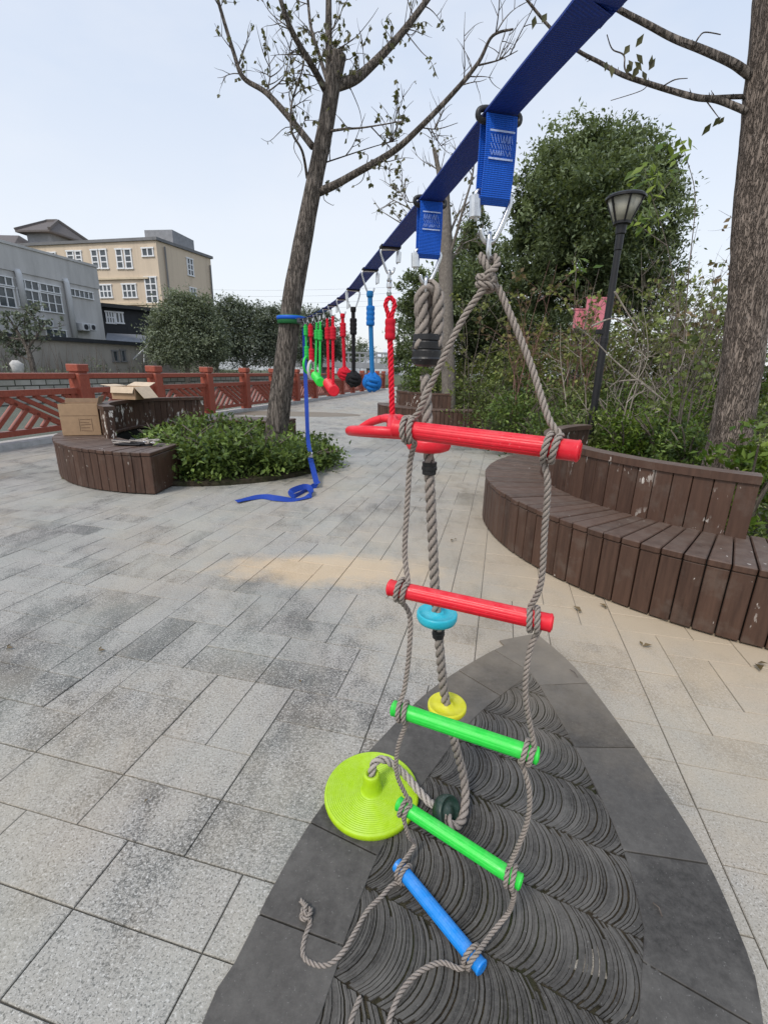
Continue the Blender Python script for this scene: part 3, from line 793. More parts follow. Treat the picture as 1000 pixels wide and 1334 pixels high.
# ================================================================== ROPE LADDER
sp = sl(.80)
t = thing('rope_ladder', 'rope ladder of red, green and blue rungs hanging nearest from the blue slackline', 'rope ladder', sp)
b = tag_loop(t, sp, .108)
cb = carabiner(t, b + V((0, 0, .012)), .056, .066, r=.0042, side=-1)
sh_b = shackle(t, cb + V((0, 0, .012)), .040)
RUNGS = [((513, 558, .86), (755, 588, .705), 'red_plastic'), ((506, 765, .85), (719, 812, .735), 'red_plastic'), ((511, 922, .85), (701, 985, .735), 'green_plastic'), ((518, 1046, .89), (679, 1150, .722), 'green_plastic'), (None, None, 'blue_plastic')]
RR = .0165; rg = []
for a, b_, m in RUNGS:
    if a: p, q = at(*a), at(*b_)
    else: p, q = gr(517, 1126, .026), gr(628, 1262, .026)
    rg.append((p, q))
    print('rung', [round(x, 3) for x in p], [round(x, 3) for x in q], round((q - p).length, 3))
    d = (q - p); L = d.length; M_ = axis_m(d)
    mm = MB()
    def star(a, z, L=L):
        if z < .052 or z > L - .052: return 1
        return 1 - .055 * max(0, 1 - abs(((a * 14 / (2 * math.pi)) % 1) - .5) * 7)
    prof = [(RR * .80, 0), (RR * .97, .0006), (RR * 1.05, .002), (RR * 1.05, .0045), (RR, .0055), (RR, .05), (RR * 1, .0545)] + [(RR, .0545 + (L - .109) * k / 8) for k in range(1, 9)] + [(RR, L - .05), (RR, L - .0055), (RR * 1.05, L - .0045), (RR * 1.05, L - .002), (RR * .97, L - .0006), (RR * .80, L)]
    mm.lathe(prof, p, 84, M=M_, star=star); o = mm.build('rung', m, t, smooth=True)
    # the moulded sockets at both ends
    for e, s_ in ((p, 1), (q, -1)):
        c_ = MB(); c_.lathe([(RR * .78, 0), (RR * .74, .001), (0, .001)], e - d.normalized() * s_ * .0012, 24, M=axis_m(d * s_)); c_.build('end_cap', m, o)
def wrap(C, A, rr, turns, start, drift, n=14, outr=None):
    """rope turns around a rung, entering from above"""
    A = A.normalized(); U = V((0, 0, 1)) - A * A.z; U.normalize(); Fw = A.cross(U)
    if Fw.y > 0: Fw = -Fw
    out = []; N = int(n * turns)
    for k in range(N + 1):
        a = start - 2 * math.pi * turns * k / N
        out.append(C + (Fw * math.cos(a) + U * math.sin(a)) * rr + A * (drift * (k / N - .5)))
    return out
LR = .0054; WR = RR + LR * .95
def along(i, f): p, q = rg[i]; return p + (q - p) * f
def rung_wrap(i, f, dr): p, q = rg[i]; return wrap(along(i, f), q - p, WR, 1.5, math.pi / 2, dr)
def ladder_rope(top, via, fracs, dr, tail):
    path = list(top)
    for i in range(5):
        w_ = rung_wrap(i, fracs[i], dr if i % 2 == 0 else -dr)
        pre = path[-1]
        for v_ in via[i]: path.append(v_)
        path += w_
    path += tail
    return path
# knots where the rope is doubled through the link
kt = sh_b + V((0, 0, .006))
mm = MB()
def lpath(pts): return spline(pts, 6)
lt = [kt + SA * -.004 + SD * .010 + V((0, 0, -.004)), kt + SA * -.012 + V((0, 0, .003)), kt + SA * -.008 - SD * .012 + V((0, 0, -.012)), kt + SA * .004 - SD * .012 + V((0, 0, -.03)), kt + SA * -.010 - SD * .004 + V((0, 0, -.05))]
lv = [at(600, 420, .805), at(565, 492, .82), at(543, 540, .84)]
tailL = [gr(512, 1152, .010), gr(497, 1168, .008), gr(478, 1187, .008), gr(462, 1215, .008), gr(447, 1240, .008), gr(428, 1257, .008), gr(408, 1256, .008), gr(395, 1245, .008), gr(397, 1222, .009), gr(404, 1203, .010)]
kp = gr(399, 1192, .016)
knot = [kp + V((.006, -.004, 0)), kp + V((-.010, .006, .006)), kp + V((-.004, .016, -.004)), kp + V((.010, .008, .004)), kp + V((.004, -.010, .006)), kp + V((-.012, -.004, -.002)), kp + V((-.002, .012, .008)), kp + V((-.010, .026, -.004)), kp + V((-.02, .036, -.006))]
fL = [.105, .095, .085, .075, .10]
via = [lv, [at(534, 602, .86), at(530, 660, .855), at(527, 720, .852)], [at(533, 800, .855), at(533, 845, .85), at(527, 895, .85)], [at(518, 975, .86), at(517, 1010, .87)], [at(532, 1085, .885) + V((0, 0, -.01)), gr(540, 1100, .05)]]
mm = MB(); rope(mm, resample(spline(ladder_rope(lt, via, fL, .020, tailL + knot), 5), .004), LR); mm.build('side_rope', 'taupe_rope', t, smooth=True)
fR = [.87, .90, .93, .93, .90]
rt0 = [kt + SA * .004 + SD * .010 + V((0, 0, -.004)), kt + SA * .012 + V((0, 0, .003)), kt + SA * .010 - SD * .012 + V((0, 0, -.012)), kt + SA * -.006 - SD * .014 + V((0, 0, -.026)), kt + SA * .002 + SD * .004 + V((0, 0, -.040)), kt + SA * .016 + V((0, 0, -.036))]
rv = [at(660, 400, .79), at(691, 475, .765), at(714, 545, .735)]
tailR = [gr(600, 1262, .010), gr(575, 1254, .008), gr(548, 1265, .008), gr(525, 1288, .008), gr(510, 1320, .008), gr(500, 1360, .008), gr(488, 1400, .008), gr(468, 1400, .008), gr(455, 1360, .008), gr(458, 1328, .008), gr(470, 1298, .008)]
via = [rv, [at(713, 630, .722), at(709, 690, .728), at(704, 760, .735)], [at(689, 850, .74), at(684, 905, .737)], [at(689, 1030, .733), at(685, 1075, .73)], [gr(668, 1172, .13), gr(661, 1190, .06), gr(640, 1216, .035)]]
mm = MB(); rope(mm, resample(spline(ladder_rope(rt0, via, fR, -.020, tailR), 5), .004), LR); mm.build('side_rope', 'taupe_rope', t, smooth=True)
# binding turns under the link
mm = MB(); bp_ = []
for k in range(34):
    a = 2 * math.pi * k / 14; bp_.append(kt + SA * (math.cos(a) * .0125) + SD * (math.sin(a) * .0125) + V((0, 0, -.022 - .010 * k / 14)))
rope(mm, resample(bp_, .004), LR); mm.build('knot', 'taupe_rope', t, smooth=True)

# ================================================================== CLIMBING ROPE WITH DISCS
CY = 1.08; sp = sl(CY)
t = thing('climbing_rope', 'thick climbing rope with red, teal and yellow discs, its lime seat on the ground', 'climbing rope', sp)
b = tag_loop(t, sp, .100); cb = carabiner(t, b + V((0, 0, .010)), .054, .062, r=.0042, side=-1)
lk = shackle(t, cb + V((0, 0, .012)), .032)
TR = .0130
ctop = at(560, 382, CY); cbot = at(559, 440, CY)
mm = MB()
for o_ in (-.021, .021):
    pass
lp_ = [at(556, 455, CY) + SA * -.017, at(551, 420, CY), at(549, 392, CY), at(553, 377, CY) , at(560, 372, CY) , at(567, 377, CY), at(571, 392, CY), at(570, 420, CY), at(563, 455, CY) + SA * .010]
rope(mm, resample(spline(lp_, 8), .005), TR * 1.0)
rope(mm, resample(spline([p + SD * .03 + SA * (.004 if i < 5 else -.004) for i, p in enumerate(lp_)], 8), .005), TR * 1.0)
mm.build('rope_loop', 'taupe_rope', t, smooth=True)
cc = at(558, 453, CY) + SD * .012
mm = MB(); zt = .028
mm.lathe([(.031, zt), (.0320, zt - .001), (.0325, zt - .012), (.0305, zt - .014), (.0325, zt - .017), (.0325, zt - .030), (.0305, zt - .032), (.0325, zt - .035), (.0325, zt - .048), (.035, zt - .052), (.028, zt - .064), (.018, zt - .068), (0, zt - .068)][::-1], cc, 32, star=lambda a, z: 1 + .02 * math.sin(16 * a)); mm.build('clamp', 'black_plastic', t, smooth=False)
rb = at(603, 1030, 1.05)
def up_(px, py, Y): return at(px, py, Y)
main = [cc + V((0, 0, -.06)), at(555, 520, CY), at(558, 580, CY), at(560, 640, CY), at(563, 700, CY), at(567, 780, CY), at(572, 840, CY), at(578, 900, CY), at(586, 940, 1.085), at(594, 975, 1.09), gr(603, 1010, .10), gr(606, 1040, .05), gr(602, 1066, .03), gr(593, 1076, .030), gr(585, 1072, .045), gr(581, 1058, .046)]
mainp = spline(main, 8)
def on_main(py):  # point on the hanging part nearest an image height
    zt_ = at(565, py, CY).z
    return min(mainp[:70], key=lambda p: abs(p.z - zt_))
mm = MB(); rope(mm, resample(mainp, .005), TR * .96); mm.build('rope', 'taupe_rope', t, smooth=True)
def disc(name_mat, p, r, h, d=V((0, 0, 1)), top=True):
    mm = MB(); M_ = axis_m(d)
    mm.lathe([(0, -h * .5), (r * .30, -h * .5), (r * .72, -h * .46), (r * .93, -h * .30), (r, -h * .02), (r * 1.0, h * .38), (r * .97, h * .5), (r * .90, h * .53), (r * .86, h * .44), (TR * 1.4, h * .42), (TR * 1.3, h * .6), (TR * .6, h * .6), (0, h * .55)], p, 48, M=M_)
    return mm.build('disc', name_mat, t, smooth=True)
def ferrule(p, h=.034, r=.0185):
    mm = MB(); mm.lathe([(r * .8, -h / 2), (r * .9, -h * .45), (r * .9, -.004), (r, -.003), (r, .004), (r * .9, .005), (r * .95, h / 2), (r * .8, h / 2)], p, 24); mm.build('ferrule', 'black_plastic', t, smooth=False)
d1 = on_main(582); disc('red_plastic', d1, .052, .030); ferrule(on_main(608), .030)
d2 = on_main(802); disc('teal_plastic', d2, .053, .030); ferrule(on_main(826), .024, .017)
d3 = on_main(924); disc('yellow_plastic', d3, .054, .024); ferrule(on_main(946), .02, .016)
# dark green drum where the slack lies, then the lime seat
gp = gr(581, 1058, .046)
mm = MB(); M_ = axis_m(V((.62, -.50, .45))); mm.lathe([(0, -.020), (.034, -.020), (.040, -.018), (.0445, -.008), (.046, .006), (.0445, .015), (.041, .017), (.038, .012), (.016, .010), (.014, .016), (0, .016)], gp, 40, M=M_); mm.build('disc', 'dark_green_plastic', t, smooth=True)
sc_ = gr(484, 1034, .018); SRAD = .143
mm = MB(); prof = [(0, -.016), (SRAD * .5, -.016), (SRAD * .90, -.014), (SRAD * .985, -.006), (SRAD, .004), (SRAD * .995, .012), (SRAD * .97, .0165)]
nr = 17
for k in range(nr):
    f0 = .96 - .72 * k / nr; f1 = .96 - .72 * (k + .5) / nr
    prof += [(SRAD * f0, .0165), (SRAD * (f0 - .008), .0180), (SRAD * f1, .0180), (SRAD * (f1 - .006), .0160)]
prof += [(.034, .017), (.030, .022), (.0275, .035), (.0245, .072), (.0235, .080), (.021, .083), (.014, .083), (.012, .070), (0, .070)]
mm.lathe(prof, sc_, 96, M=axis_m(V((-.02, -.05, 1))))
mm.build('disc_seat', 'lime_plastic', t, smooth=True)
ct = sc_ + V((0, 0, .085))
tail = spline([ct + V((0, 0, -.03)), ct + V((0, 0, .008)), ct + V((.012, .012, .028)), ct + V((.045, .02, .022)), gr(528, 1010, .065), gr(545, 1030, .05), gr(560, 1046, .04), gp + V((-.025, .01, .012)), gp], 8)
mm = MB(); rope(mm, resample(tail, .005), TR * .88); mm.build('rope_tail', 'grey_rope', t, smooth=True)

# ================================================================== SMALLER OBSTACLES
def collar(root, p):
    m_ = MB(); q = p + V((0, 0, -.001)); m_.box(q, (.056, .030, .010), M=Matrix((SA, SD, V((0, 0, 1)))).transposed()); m_.build('collar', 'black_web', root, bevel=.002)
def hang(root, Y, w=.056, h=.074, side=1):
    p = sl(Y); collar(root, p); return carabiner(root, p + V((0, 0, -.004)), w, h, r=.0032, side=side)
def coil(root, p, h, r, mat, turns=4, name='coil'):
    prof = [(0, h / 2), (r * .75, h / 2)]
    for k in range(turns * 4 + 1): f = k / (turns * 4); prof.append((r * (.88 + .12 * abs(math.sin(f * turns * math.pi))), h / 2 - h * f))
    prof += [(r * .75, -h / 2), (0, -h / 2)]
    m_ = MB(); m_.lathe(prof[::-1], p, 20); m_.build(name, mat, root, smooth=True)
def knot_ball(root, p, r, mat):
    m_ = MB(); m_.lathe([(r * .80 * math.sin(math.pi * k / 12), -r * .80 * math.cos(math.pi * k / 12)) for k in range(13)], p, 20)
    for ax in (V((1, .25, .3)), V((-.2, 1, .3)), V((.3, -.3, 1))):
        M_ = axis_m(ax)
        for o_ in (-.52, 0, .52):
            R_ = r * .80 * math.sqrt(1 - (o_ * .85) ** 2); rr = r * .235
            pts = [p + M_ @ V((R_ * math.cos(a), R_ * math.sin(a), o_ * r * .85)) * (1 + .10 * math.sin(2 * a + o_)) for a in [2 * math.pi * k / 28 for k in range(28)]]
            m_.tube(pts, rr, 8, closed=True)
    m_.build('knot_ball', mat, root, smooth=True)
def cord(root, a, b, r, mat, twisted=True, name='cord'):
    m_ = MB(); pth = resample([V(a), V(b)], .006)
    if twisted: rope(m_, pth, r, pitch=r * 5)
    else:
        m_.tube(pth, r, 12)
    return m_.build(name, mat, root, smooth=True)
# red wheel
Y = 1.42; p = sl(Y)
t = thing('ring_handle', 'red plastic wheel handle hanging on a red twisted cord behind the top rung', 'ring handle', p)
b = hang(t, Y, .050, .062)
lk = shackle(t, b + V((0, 0, .008)), .030, .012, .003)
m_ = MB(); m_.lathe([(0, 0), (.006, 0), (.0075, -.004), (.006, -.010), (.008, -.013), (.008, -.022), (.005, -.026), (.005, -.034), (.0075, -.036), (.006, -.044), (0, -.044)][::-1], lk + V((0, 0, .010)), 16); m_.build('swivel', 'steel', t)
l0 = at(508, 388, Y)
m_ = MB(); lpp = spline([at(507, 422, Y), at(505, 408, Y), at(502, 396, Y), at(508, 387, Y), at(514, 396, Y), at(511, 408, Y), at(509, 422, Y)], 6); rope(m_, resample(lpp, .005), .0065); m_.build('cord_loop', 'red_cord', t, smooth=True)
coil(t, at(508, 429, Y), .056, .0155, 'red_cord', 3)
hub = at(511, 549, Y); cord(t, at(508, 440, Y), hub, .0085, 'red_cord')
m_ = MB(); m_.lathe([(0, -.035), (.016, -.035), (.018, -.028), (.017, .0), (.036, .004), (.040, .012), (.036, .022), (.014, .026), (0, .026)], hub + V((0, 0, -.004)), 32); m_.build('hub', 'red_plastic', t, smooth=True)
WRAD = .128; tilt = Matrix.Rotation(R(-9), 3, 'X') @ Matrix.Rotation(R(2), 3, 'Y'); wc = hub + V((0, 0, -.018))
pts = [wc + tilt @ V((WRAD * math.cos(a), WRAD * math.sin(a), -.018)) for a in [2 * math.pi * k / 64 for k in range(64)]]
m_ = MB(); m_.tube(pts, .0145, 14, closed=True); m_.build('ring', 'red_plastic', t, smooth=True)
for k in range(3):
    a = R(150 + 120 * k); e = wc + tilt @ V((WRAD * math.cos(a), WRAD * math.sin(a), -.016)); s_ = hub + V((.02 * math.cos(a), .02 * math.sin(a), .010))
    m_ = MB(); m_.tube(spline([s_, s_.lerp(e, .5) + V((0, 0, .008)), e], 6), [.016] * 13, 10, wob=lambda p_, a_, r, i: r * (1 if abs(math.sin(a_)) < .8 else .8)); m_.build('spoke', 'red_plastic', t, smooth=True)
# knot balls
for (Y, px, y0, yw, yb, rb_, mat, rmat, col, lab, tw) in [
    (1.80, 484, 372, 400, 498, .0335, 'blue_knot', 'blue_cord', 'blue', 'bright blue knotted ball on a blue cord hanging left of the red wheel cord', False),
    (2.15, 460, 389, 414, 494, .0335, 'black_cord', 'black_cord', 'black', 'black knotted ball on a black cord hanging from the slackline', False),
    (2.50, 448, 401, 421, 487, .0335, 'red_cord', 'red_cord', 'red', 'red knotted ball on a red cord hanging left of the black ball', False)]:
    p = sl(Y); t = thing('hanging_ball', lab, 'hanging ball', p, 'knotted balls hanging from the slackline')
    b = hang(t, Y, side=1 if col != 'black' else -1)
    a = at(px, y0, Y); c_ = at(px + .5, yb, Y)
    a = V((b.x, b.y, b.z + .008)); c_ = V((c_.x, c_.y, c_.z))
    cord(t, a, c_ + V((0, 0, rb_ * .8)), .0085, rmat, tw); coil(t, a.lerp(c_, .26), .066, .0155, mat if col == 'blue' else rmat, 4); coil(t, a.lerp(c_, .03), .02, .0125, rmat, 1, 'eye_splice')
    knot_ball(t, c_, rb_, mat)
# bar grips on two cords
for (Ya, Yb, ga, gb_, mat, cm, lab) in [(2.85, 3.12, (434, 508), (428, 500), 'red_plastic', 'red_cord', 'red cylindrical bar grip hung on two red cords'),
                                       (3.55, 3.85, (416.5, 497), (411, 490), 'green_plastic', 'green_cord', 'bright green cylindrical bar grip hung on two green cords')]:
    p = sl(Ya); t = thing('bar_grip', lab, 'bar grip', p, 'bar grips hanging from the slackline')
    e = []
    for Y, g_ in ((Ya, ga), (Yb, gb_)):
        b = hang(t, Y, .05, .062); q = at(g_[0], g_[1], Y); a = V((b.x, b.y, b.z + .006)); e.append(q)
        cord(t, a, q + V((0, 0, .02)), .0085, cm); coil(t, a.lerp(q, .22), .07, .018, cm, 4)
    d = (e[0] - e[1]); L = d.length + .07; s_ = e[1] - d.normalized() * .035; r = .034
    prof = [(0, 0), (r * .8, 0), (r, .004)]
    for k in range(9): f = k / 8; prof += [(r, .006 + (L - .016) * f), (r * .90, .009 + (L - .016) * f)] if k < 8 else [(r, L - .006)]
    prof += [(r, L - .004), (r * .8, L), (0, L)]
    m_ = MB(); m_.lathe(prof, s_, 24, M=axis_m(d)); m_.build('grip', mat, t, smooth=False)
# two small gym rings
for (Y, px, yb, mat, cm, rm, lab) in [(4.7, 406, 470, 'red_cord', 'red_cord', 'white_cord', 'small pale ring on a red cord hanging near the slackline tail'),
                                     (5.4, 399.5, 465, 'green_cord', 'green_cord', 'green_plastic', 'small ring on a green cord hanging farthest, beside the leaning trunk')]:
    p = sl(Y); t = thing('hanging_ring', lab, 'hanging ring', p, 'rings hanging from the slackline')
    b = hang(t, Y, .05, .062); q = at(px, yb, Y); a = V((b.x, b.y, b.z + .006))
    cord(t, a, q, .012, cm, False); coil(t, a.lerp(q, .2), .10, .024, cm, 4); coil(t, a.lerp(q, .85), .12, .026, cm, 4)
    pts = [q + V((0, 0, -.085)) + SA * (.04 * math.sin(a_)) + SD * (.075 * math.sin(a_)) + V((0, 0, .085 * math.cos(a_))) for a_ in [2 * math.pi * k / 28 for k in range(28)]]
    m_ = MB(); m_.tube(pts, .013, 10, closed=True); m_.build('ring', rm, t, smooth=True)

# ================================================================== LAMP, BOXES, SMALL THINGS
LY = 5.5
lb = at(790, 420, LY); lx = lb.x; lz = bed_h(lx, LY)
t = thing('street_lamp', 'black garden lamp post with an upturned cone lantern, standing among the shrubs', 'street lamp', (lx, LY, lz - .1))
ztop = at(812, 292, LY).z
m_ = MB(); m_.lathe([(.075, lz - .12), (.075, lz + .04), (.046, lz + .06), (.042, lz + .5), (.040, 1.6), (.043, 1.605), (.043, 1.66), (.039, 1.665), (.033, ztop - .25), (.040, ztop - .24), (.040, ztop - .10), (.050, ztop - .09), (.055, ztop), (.03, ztop + .01)], (lx, LY, 0), 20); m_.build('pole', 'lamp_black', t, smooth=False)
m_ = MB(); m_.box((lx - .06, LY - .01, 1.72), (.10, .03, .05)); m_.build('bracket', 'lamp_black', t, bevel=.004)
hb = ztop + .005; ht = at(815, 257, LY).z
m_ = MB(); m_.lathe([(.078, hb), (.176, ht), (.170, ht), (.072, hb + .004)], (lx, LY, 0), 24); m_.build('lamp_shade', 'lamp_glass', t, smooth=True)
m_ = MB(); m_.lathe([(.0, ht + .045), (.08, ht + .038), (.176, ht + .014), (.194, ht), (.194, ht - .020), (.18, ht - .022), (0, ht - .02)][::-1], (lx, LY, 0), 28); m_.build('lid', 'lamp_black', t)
m_ = MB()
for k in range(6):
    a = 2 * math.pi * k / 6 + .35; c_, s_ = math.cos(a), math.sin(a)
    m_.beam((lx + .080 * c_, LY + .080 * s_, hb), (lx + .182 * c_, LY + .182 * s_, ht - .01), .016, .012)
m_.lathe([(.074, hb - .012), (.086, hb - .010), (.088, hb + .014), (.074, hb + .016)], (lx, LY, 0), 24)
m_.build('frame', 'lamp_black', t)

def carton(label, c, w, d, h, rot, flaps, pale=False, print_=False):
    t = thing('cardboard_box', label, 'box', c)
    M_ = Matrix.Rotation(rot, 3, 'Z'); c = V(c); th = .006
    def Q(x, y, z): return c + M_ @ V((x, y, z))
    m_ = MB()
    for (cx, cy, sx, sy) in ((0, -d / 2, w, th), (0, d / 2, w, th), (-w / 2, 0, th, d - th * 2.2), (w / 2, 0, th, d - th * 2.2)): m_.box(Q(cx, cy, h / 2 + .002), (sx, sy, h), rot)
    m_.box(Q(0, 0, .006), (w - .016, d - .016, .008), rot)
    m_.build('carton', 'cardboard', t, bevel=.0015)
    for (edge, ang, L) in flaps:
        f = MB()
        if edge in 'fb':
            s_ = -1 if edge == 'f' else 1; p0 = Q(-w / 2, s_ * d / 2, h + .004); p1 = Q(w / 2, s_ * d / 2, h + .004); o_ = M_ @ V((0, s_ * math.cos(ang) * L, math.sin(ang) * L))
        else:
            s_ = -1 if edge == 'l' else 1; p0 = Q(s_ * w / 2, -d / 2, h + .004); p1 = Q(s_ * w / 2, d / 2, h + .004); o_ = M_ @ V((s_ * math.cos(ang) * L, 0, math.sin(ang) * L))
        nn = (p1 - p0).cross(o_).normalized() * .003
        sk = (p1 - p0) * .03
        f.hexa([p0 - nn, p1 - nn, p1 + o_ - nn - sk, p0 + o_ - nn + sk, p0 + nn, p1 + nn, p1 + o_ + nn - sk, p0 + o_ + nn + sk]); f.build('flap', 'cardboard_pale' if pale else 'cardboard_dark', t)
    if print_:
        f = MB(); y = -d / 2 - th / 2 - .001
        f.beam(Q(-w / 2 + .01, y, h * .64), Q(w / 2 - .01, y, h * .64), .001, .004)
        for k in range(5): f.beam(Q(.0, y, h * (.16 + .09 * k)), Q(.11 - .02 * (k % 2), y, h * (.16 + .09 * k) + .008 * (k % 3 - 1)), .001, .008)
        f.beam(Q(-.01, y, h * .14), Q(-.01, y, h * .55), .001, .006); f.beam(Q(.12, y, h * .14), Q(.12, y, h * .55), .001, .006)
        f.build('printed_mark', 'cardboard_print', t)
b1 = gr(101, 567, .431)
carton('brown cardboard carton standing on the left bench seat', (b1.x + .02, b1.y + .13, .432), .40, .30, .365, R(20), [('r', R(72), .09), ('b', R(84), .05)], False, True)
a_ = R(168); r_ = 1.56 * K - .05
carton('open cardboard carton with pale flaps on the left backrest', (PC.x + r_ * math.cos(a_), PC.y + r_ * math.sin(a_), .89 * K + .001), .37, .30, .17, R(-12), [('l', R(6), .17), ('r', R(-48), .20), ('b', R(18), .16), ('f', R(-70), .09)], True)
rb = gr(176, 578, .445); pr = random.Random(4)
t = thing('rope_bundle', 'small tangle of pale cord and clips left on the left bench seat', 'rope', rb)
pts = [rb + V((pr.uniform(-.24, .26), pr.uniform(-.10, .10), pr.uniform(-.002, .05))) for _ in range(26)]
m_ = MB(); rope(m_, resample(spline(pts, 8), .006), .009); m_.build('cord', 'grey_rope', t, smooth=True)
pts = [rb + V((pr.uniform(-.20, .22), pr.uniform(-.09, .09), pr.uniform(0, .05))) for _ in range(12)]
m_ = MB(); m_.tube(spline(pts, 8), .011, 8); m_.build('strap', 'black_web', t, smooth=True)
m_ = MB()
for k in range(4):
    c = rb + V((pr.uniform(-.2, .2), pr.uniform(-.1, .05), .02)); M_ = Matrix.Rotation(pr.uniform(0, 3), 3, 'Z') @ Matrix.Rotation(pr.uniform(-.6, .6), 3, 'X')
    m_.tube([c + M_ @ V((.024 * math.cos(a), .042 * math.sin(a), 0)) for a in [2 * math.pi * k2 / 20 for k2 in range(20)]], .005, 6, closed=True)
m_.build('clip', 'steel', t, smooth=True)

# ================================================================== TREES AND PLANTS
def limb(mb, pts, r0, r1, n=8, nseg=6, wob=None):
    p = spline(pts, nseg); m = len(p)
    mb.tube(p, [r0 + (r1 - r0) * (i / (m - 1)) for i in range(m)], n, True, .5, 0, False, wob)
    return p
def twigs(mb, path, pr, count, L, r, out, depth=1, t0=.25, up=.25):
    for _ in range(count):
        i = int((t0 + (1 - t0) * pr.random()) * (len(path) - 2)); p = path[i]; d = (path[i + 1] - path[i]).normalized()
        n = rdirp(pr); n = (n - d * n.dot(d)).normalized()
        v = (d * .7 + n + V((0, 0, up))).normalized(); l = L * pr.uniform(.35, 1)
        q = [p]; 
        for k in range(4): v = (v + rdirp(pr) * .22).normalized(); q.append(q[-1] + v * l / 4)
        s = spline(q, 3); mb.tube(s, [r * (1 - .75 * j / (len(s) - 1)) for j in range(len(s))], 5)
        out.append(s)
        if depth > 1: twigs(mb, s, pr, 3, L * .5, r * .6, out, depth - 1, .2, up)
def rdirp(pr):
    while True:
        d = V((pr.uniform(-1, 1), pr.uniform(-1, 1), pr.uniform(-1, 1)))
        if .05 < d.length < 1: return d.normalized()
def dress(mb, paths, pr, n, L, hang=.6, clump=3, tmin=.3):
    for _ in range(n):
        s = pr.choice(paths); p = s[int(len(s) * pr.uniform(tmin, .999))]
        for k in range(pr.randint(1, clump)):
            d = (rdirp(pr) + V((0, 0, -hang))).normalized(); sz = L * pr.uniform(.6, 1.2)
            mb.leaf(p + rdirp(pr) * L * .12, d, rdirp(pr), sz, sz * .75, pr.random(), .1)
def bark_wob(sc, amp):
    def f(p, a, r, i):
        q = V((p.x * sc + math.cos(a) * 2.2, p.y * sc + math.sin(a) * 2.2, p.z * sc * .35))
        return r * (1 + amp * noise.noise(q * 1.3) + amp * .7 * noise.noise(q * 3.1) + amp * .5 * abs(noise.noise(V((math.cos(a) * 5, math.sin(a) * 5, p.z * 2.4)) )))
    return f
# leaning tree in the planter
pr = random.Random(21); TY = 6.38
tb = at(357, 590, TY)
t = thing('pollarded_tree', 'leaning half-bare tree with a sawn top growing from the left planter', 'tree', (tb.x, TY, 0))
tp_ = [V((tb.x - .03, TY, -.05)), at(357, 580, TY), at(364, 530, TY), at(373, 460, TY), at(380, 396, TY), at(391, 333, TY), at(403, 270, TY), at(413, 220, TY), at(423, 171, TY), at(432, 117, TY), at(441, 70, TY)]
m_ = MB(); s_ = spline(tp_, 14); n_ = len(s_)
rad = [.85 * (.205 - .065 * min(1, i / n_ * 1.6)) * (1 - .30 * (i / n_)) + .05 * max(0, 1 - i / 16) for i in range(n_)]
m_.tube(s_, rad, 40, True, wob=bark_wob(3.2, .06)); trunk = m_.build('trunk', 'bark_ginkgo', t, smooth=True)
LM = [([(416, 250, 0), (438, 240, -.1), (461, 227, -.2), (511, 198, -.4), (547, 166, -.5), (592, 119, -.6), (623, 81, -.65), (641, 47, -.7), (668, 38, -.8)], .062, .010),
      ([(436, 112, 0), (462, 103, .1), (484, 85, .2), (520, 47, .3), (556, 0, .4), (580, -35, .5)], .080, .03),
      ([(407, 191, 0), (380, 157, .2), (347, 121, .4), (317, 101, .5), (304, 67, .5), (284, 0, .5), (276, -35, .5)], .050, .018),
      ([(430, 110, 0), (429, 80, .0), (428, 45, .1), (428, 0, .1), (427, -40, .1)], .066, .03),
      ([(424, 118, 0), (410, 92, -.2), (385, 50, -.4), (372, 20, -.5), (360, -20, -.6)], .050, .022),
      ([(426, 105, 0), (414, 66, .3), (405, 36, .4), (401, 0, .5), (397, -30, .5)], .030, .014),
      ([(400, 232, 0), (394, 198, -.2), (380, 171, -.3), (380, 135, -.3), (394, 90, -.4), (397, 70, -.4)], .022, .006),
      ([(428, 171, 0), (450, 168, -.3), (475, 166, -.5), (529, 157, -.7)], .020, .005),
      ([(414, 215, 0), (450, 203, .3), (490, 190, .4), (518, 183, .4)], .012, .004),
      ([(623, 85, -.65), (650, 78, -.7), (674, 66, -.7)], .012, .004), ([(547, 166, -.5), (570, 168, -.4), (596, 160, -.4)], .009, .003),
      ([(347, 121, .4), (352, 95, .5), (346, 52, .6)], .012, .004), ([(347, 121, .4), (370, 100, .3), (378, 60, .3)], .012, .004)]
m_ = MB(); tw = []; big = []
for pts, r0, r1 in LM:
    p = limb(m_, [at(x, y, TY + dy) for x, y, dy in pts], r0 * .78, r1 * .85, 10)
    big.append(p); twigs(m_, p, pr, 9 if r0 > .02 else 4, .55, .007, tw, 2, .2)
CLS = [(452, 45, 40), (506, 135, 60), (500, 20, 22), (470, 130, 30), (425, 250, 20), (365, 170, 26), (545, 20, 20), (487, 215, 12), (380, 40, 22), (455, 65, 20)]
spr = []
for (px, py, n_) in CLS:
    c = at(px, py, TY); q0 = min((q for s in big for q in s), key=lambda q: (q - c).length)
    for _ in range(max(4, n_ // 6)):
        e = c + V((pr.gauss(0, .15), pr.gauss(0, .2), pr.gauss(0, .22))); s = spline([q0, q0.lerp(e, .4) + rdirp(pr) * .06, q0.lerp(e, .75) + rdirp(pr) * .05, e], 4)
        m_.tube(s, [.006 * (1 - .06 * i) for i in range(len(s))], 5); spr.append(s)
m_.build('limbs', 'bark_ginkgo', t, smooth=True)
m_ = MB(); dress(m_, spr, pr, 120, .06, 1.0, 3, .35); near = [s for s in tw if s[0].x < .35 and s[0].x > -2.2]
dress(m_, near, pr, 300, .060, 1.0, 3)
m_.build('leaves', 'leaf_ginkgo', t)

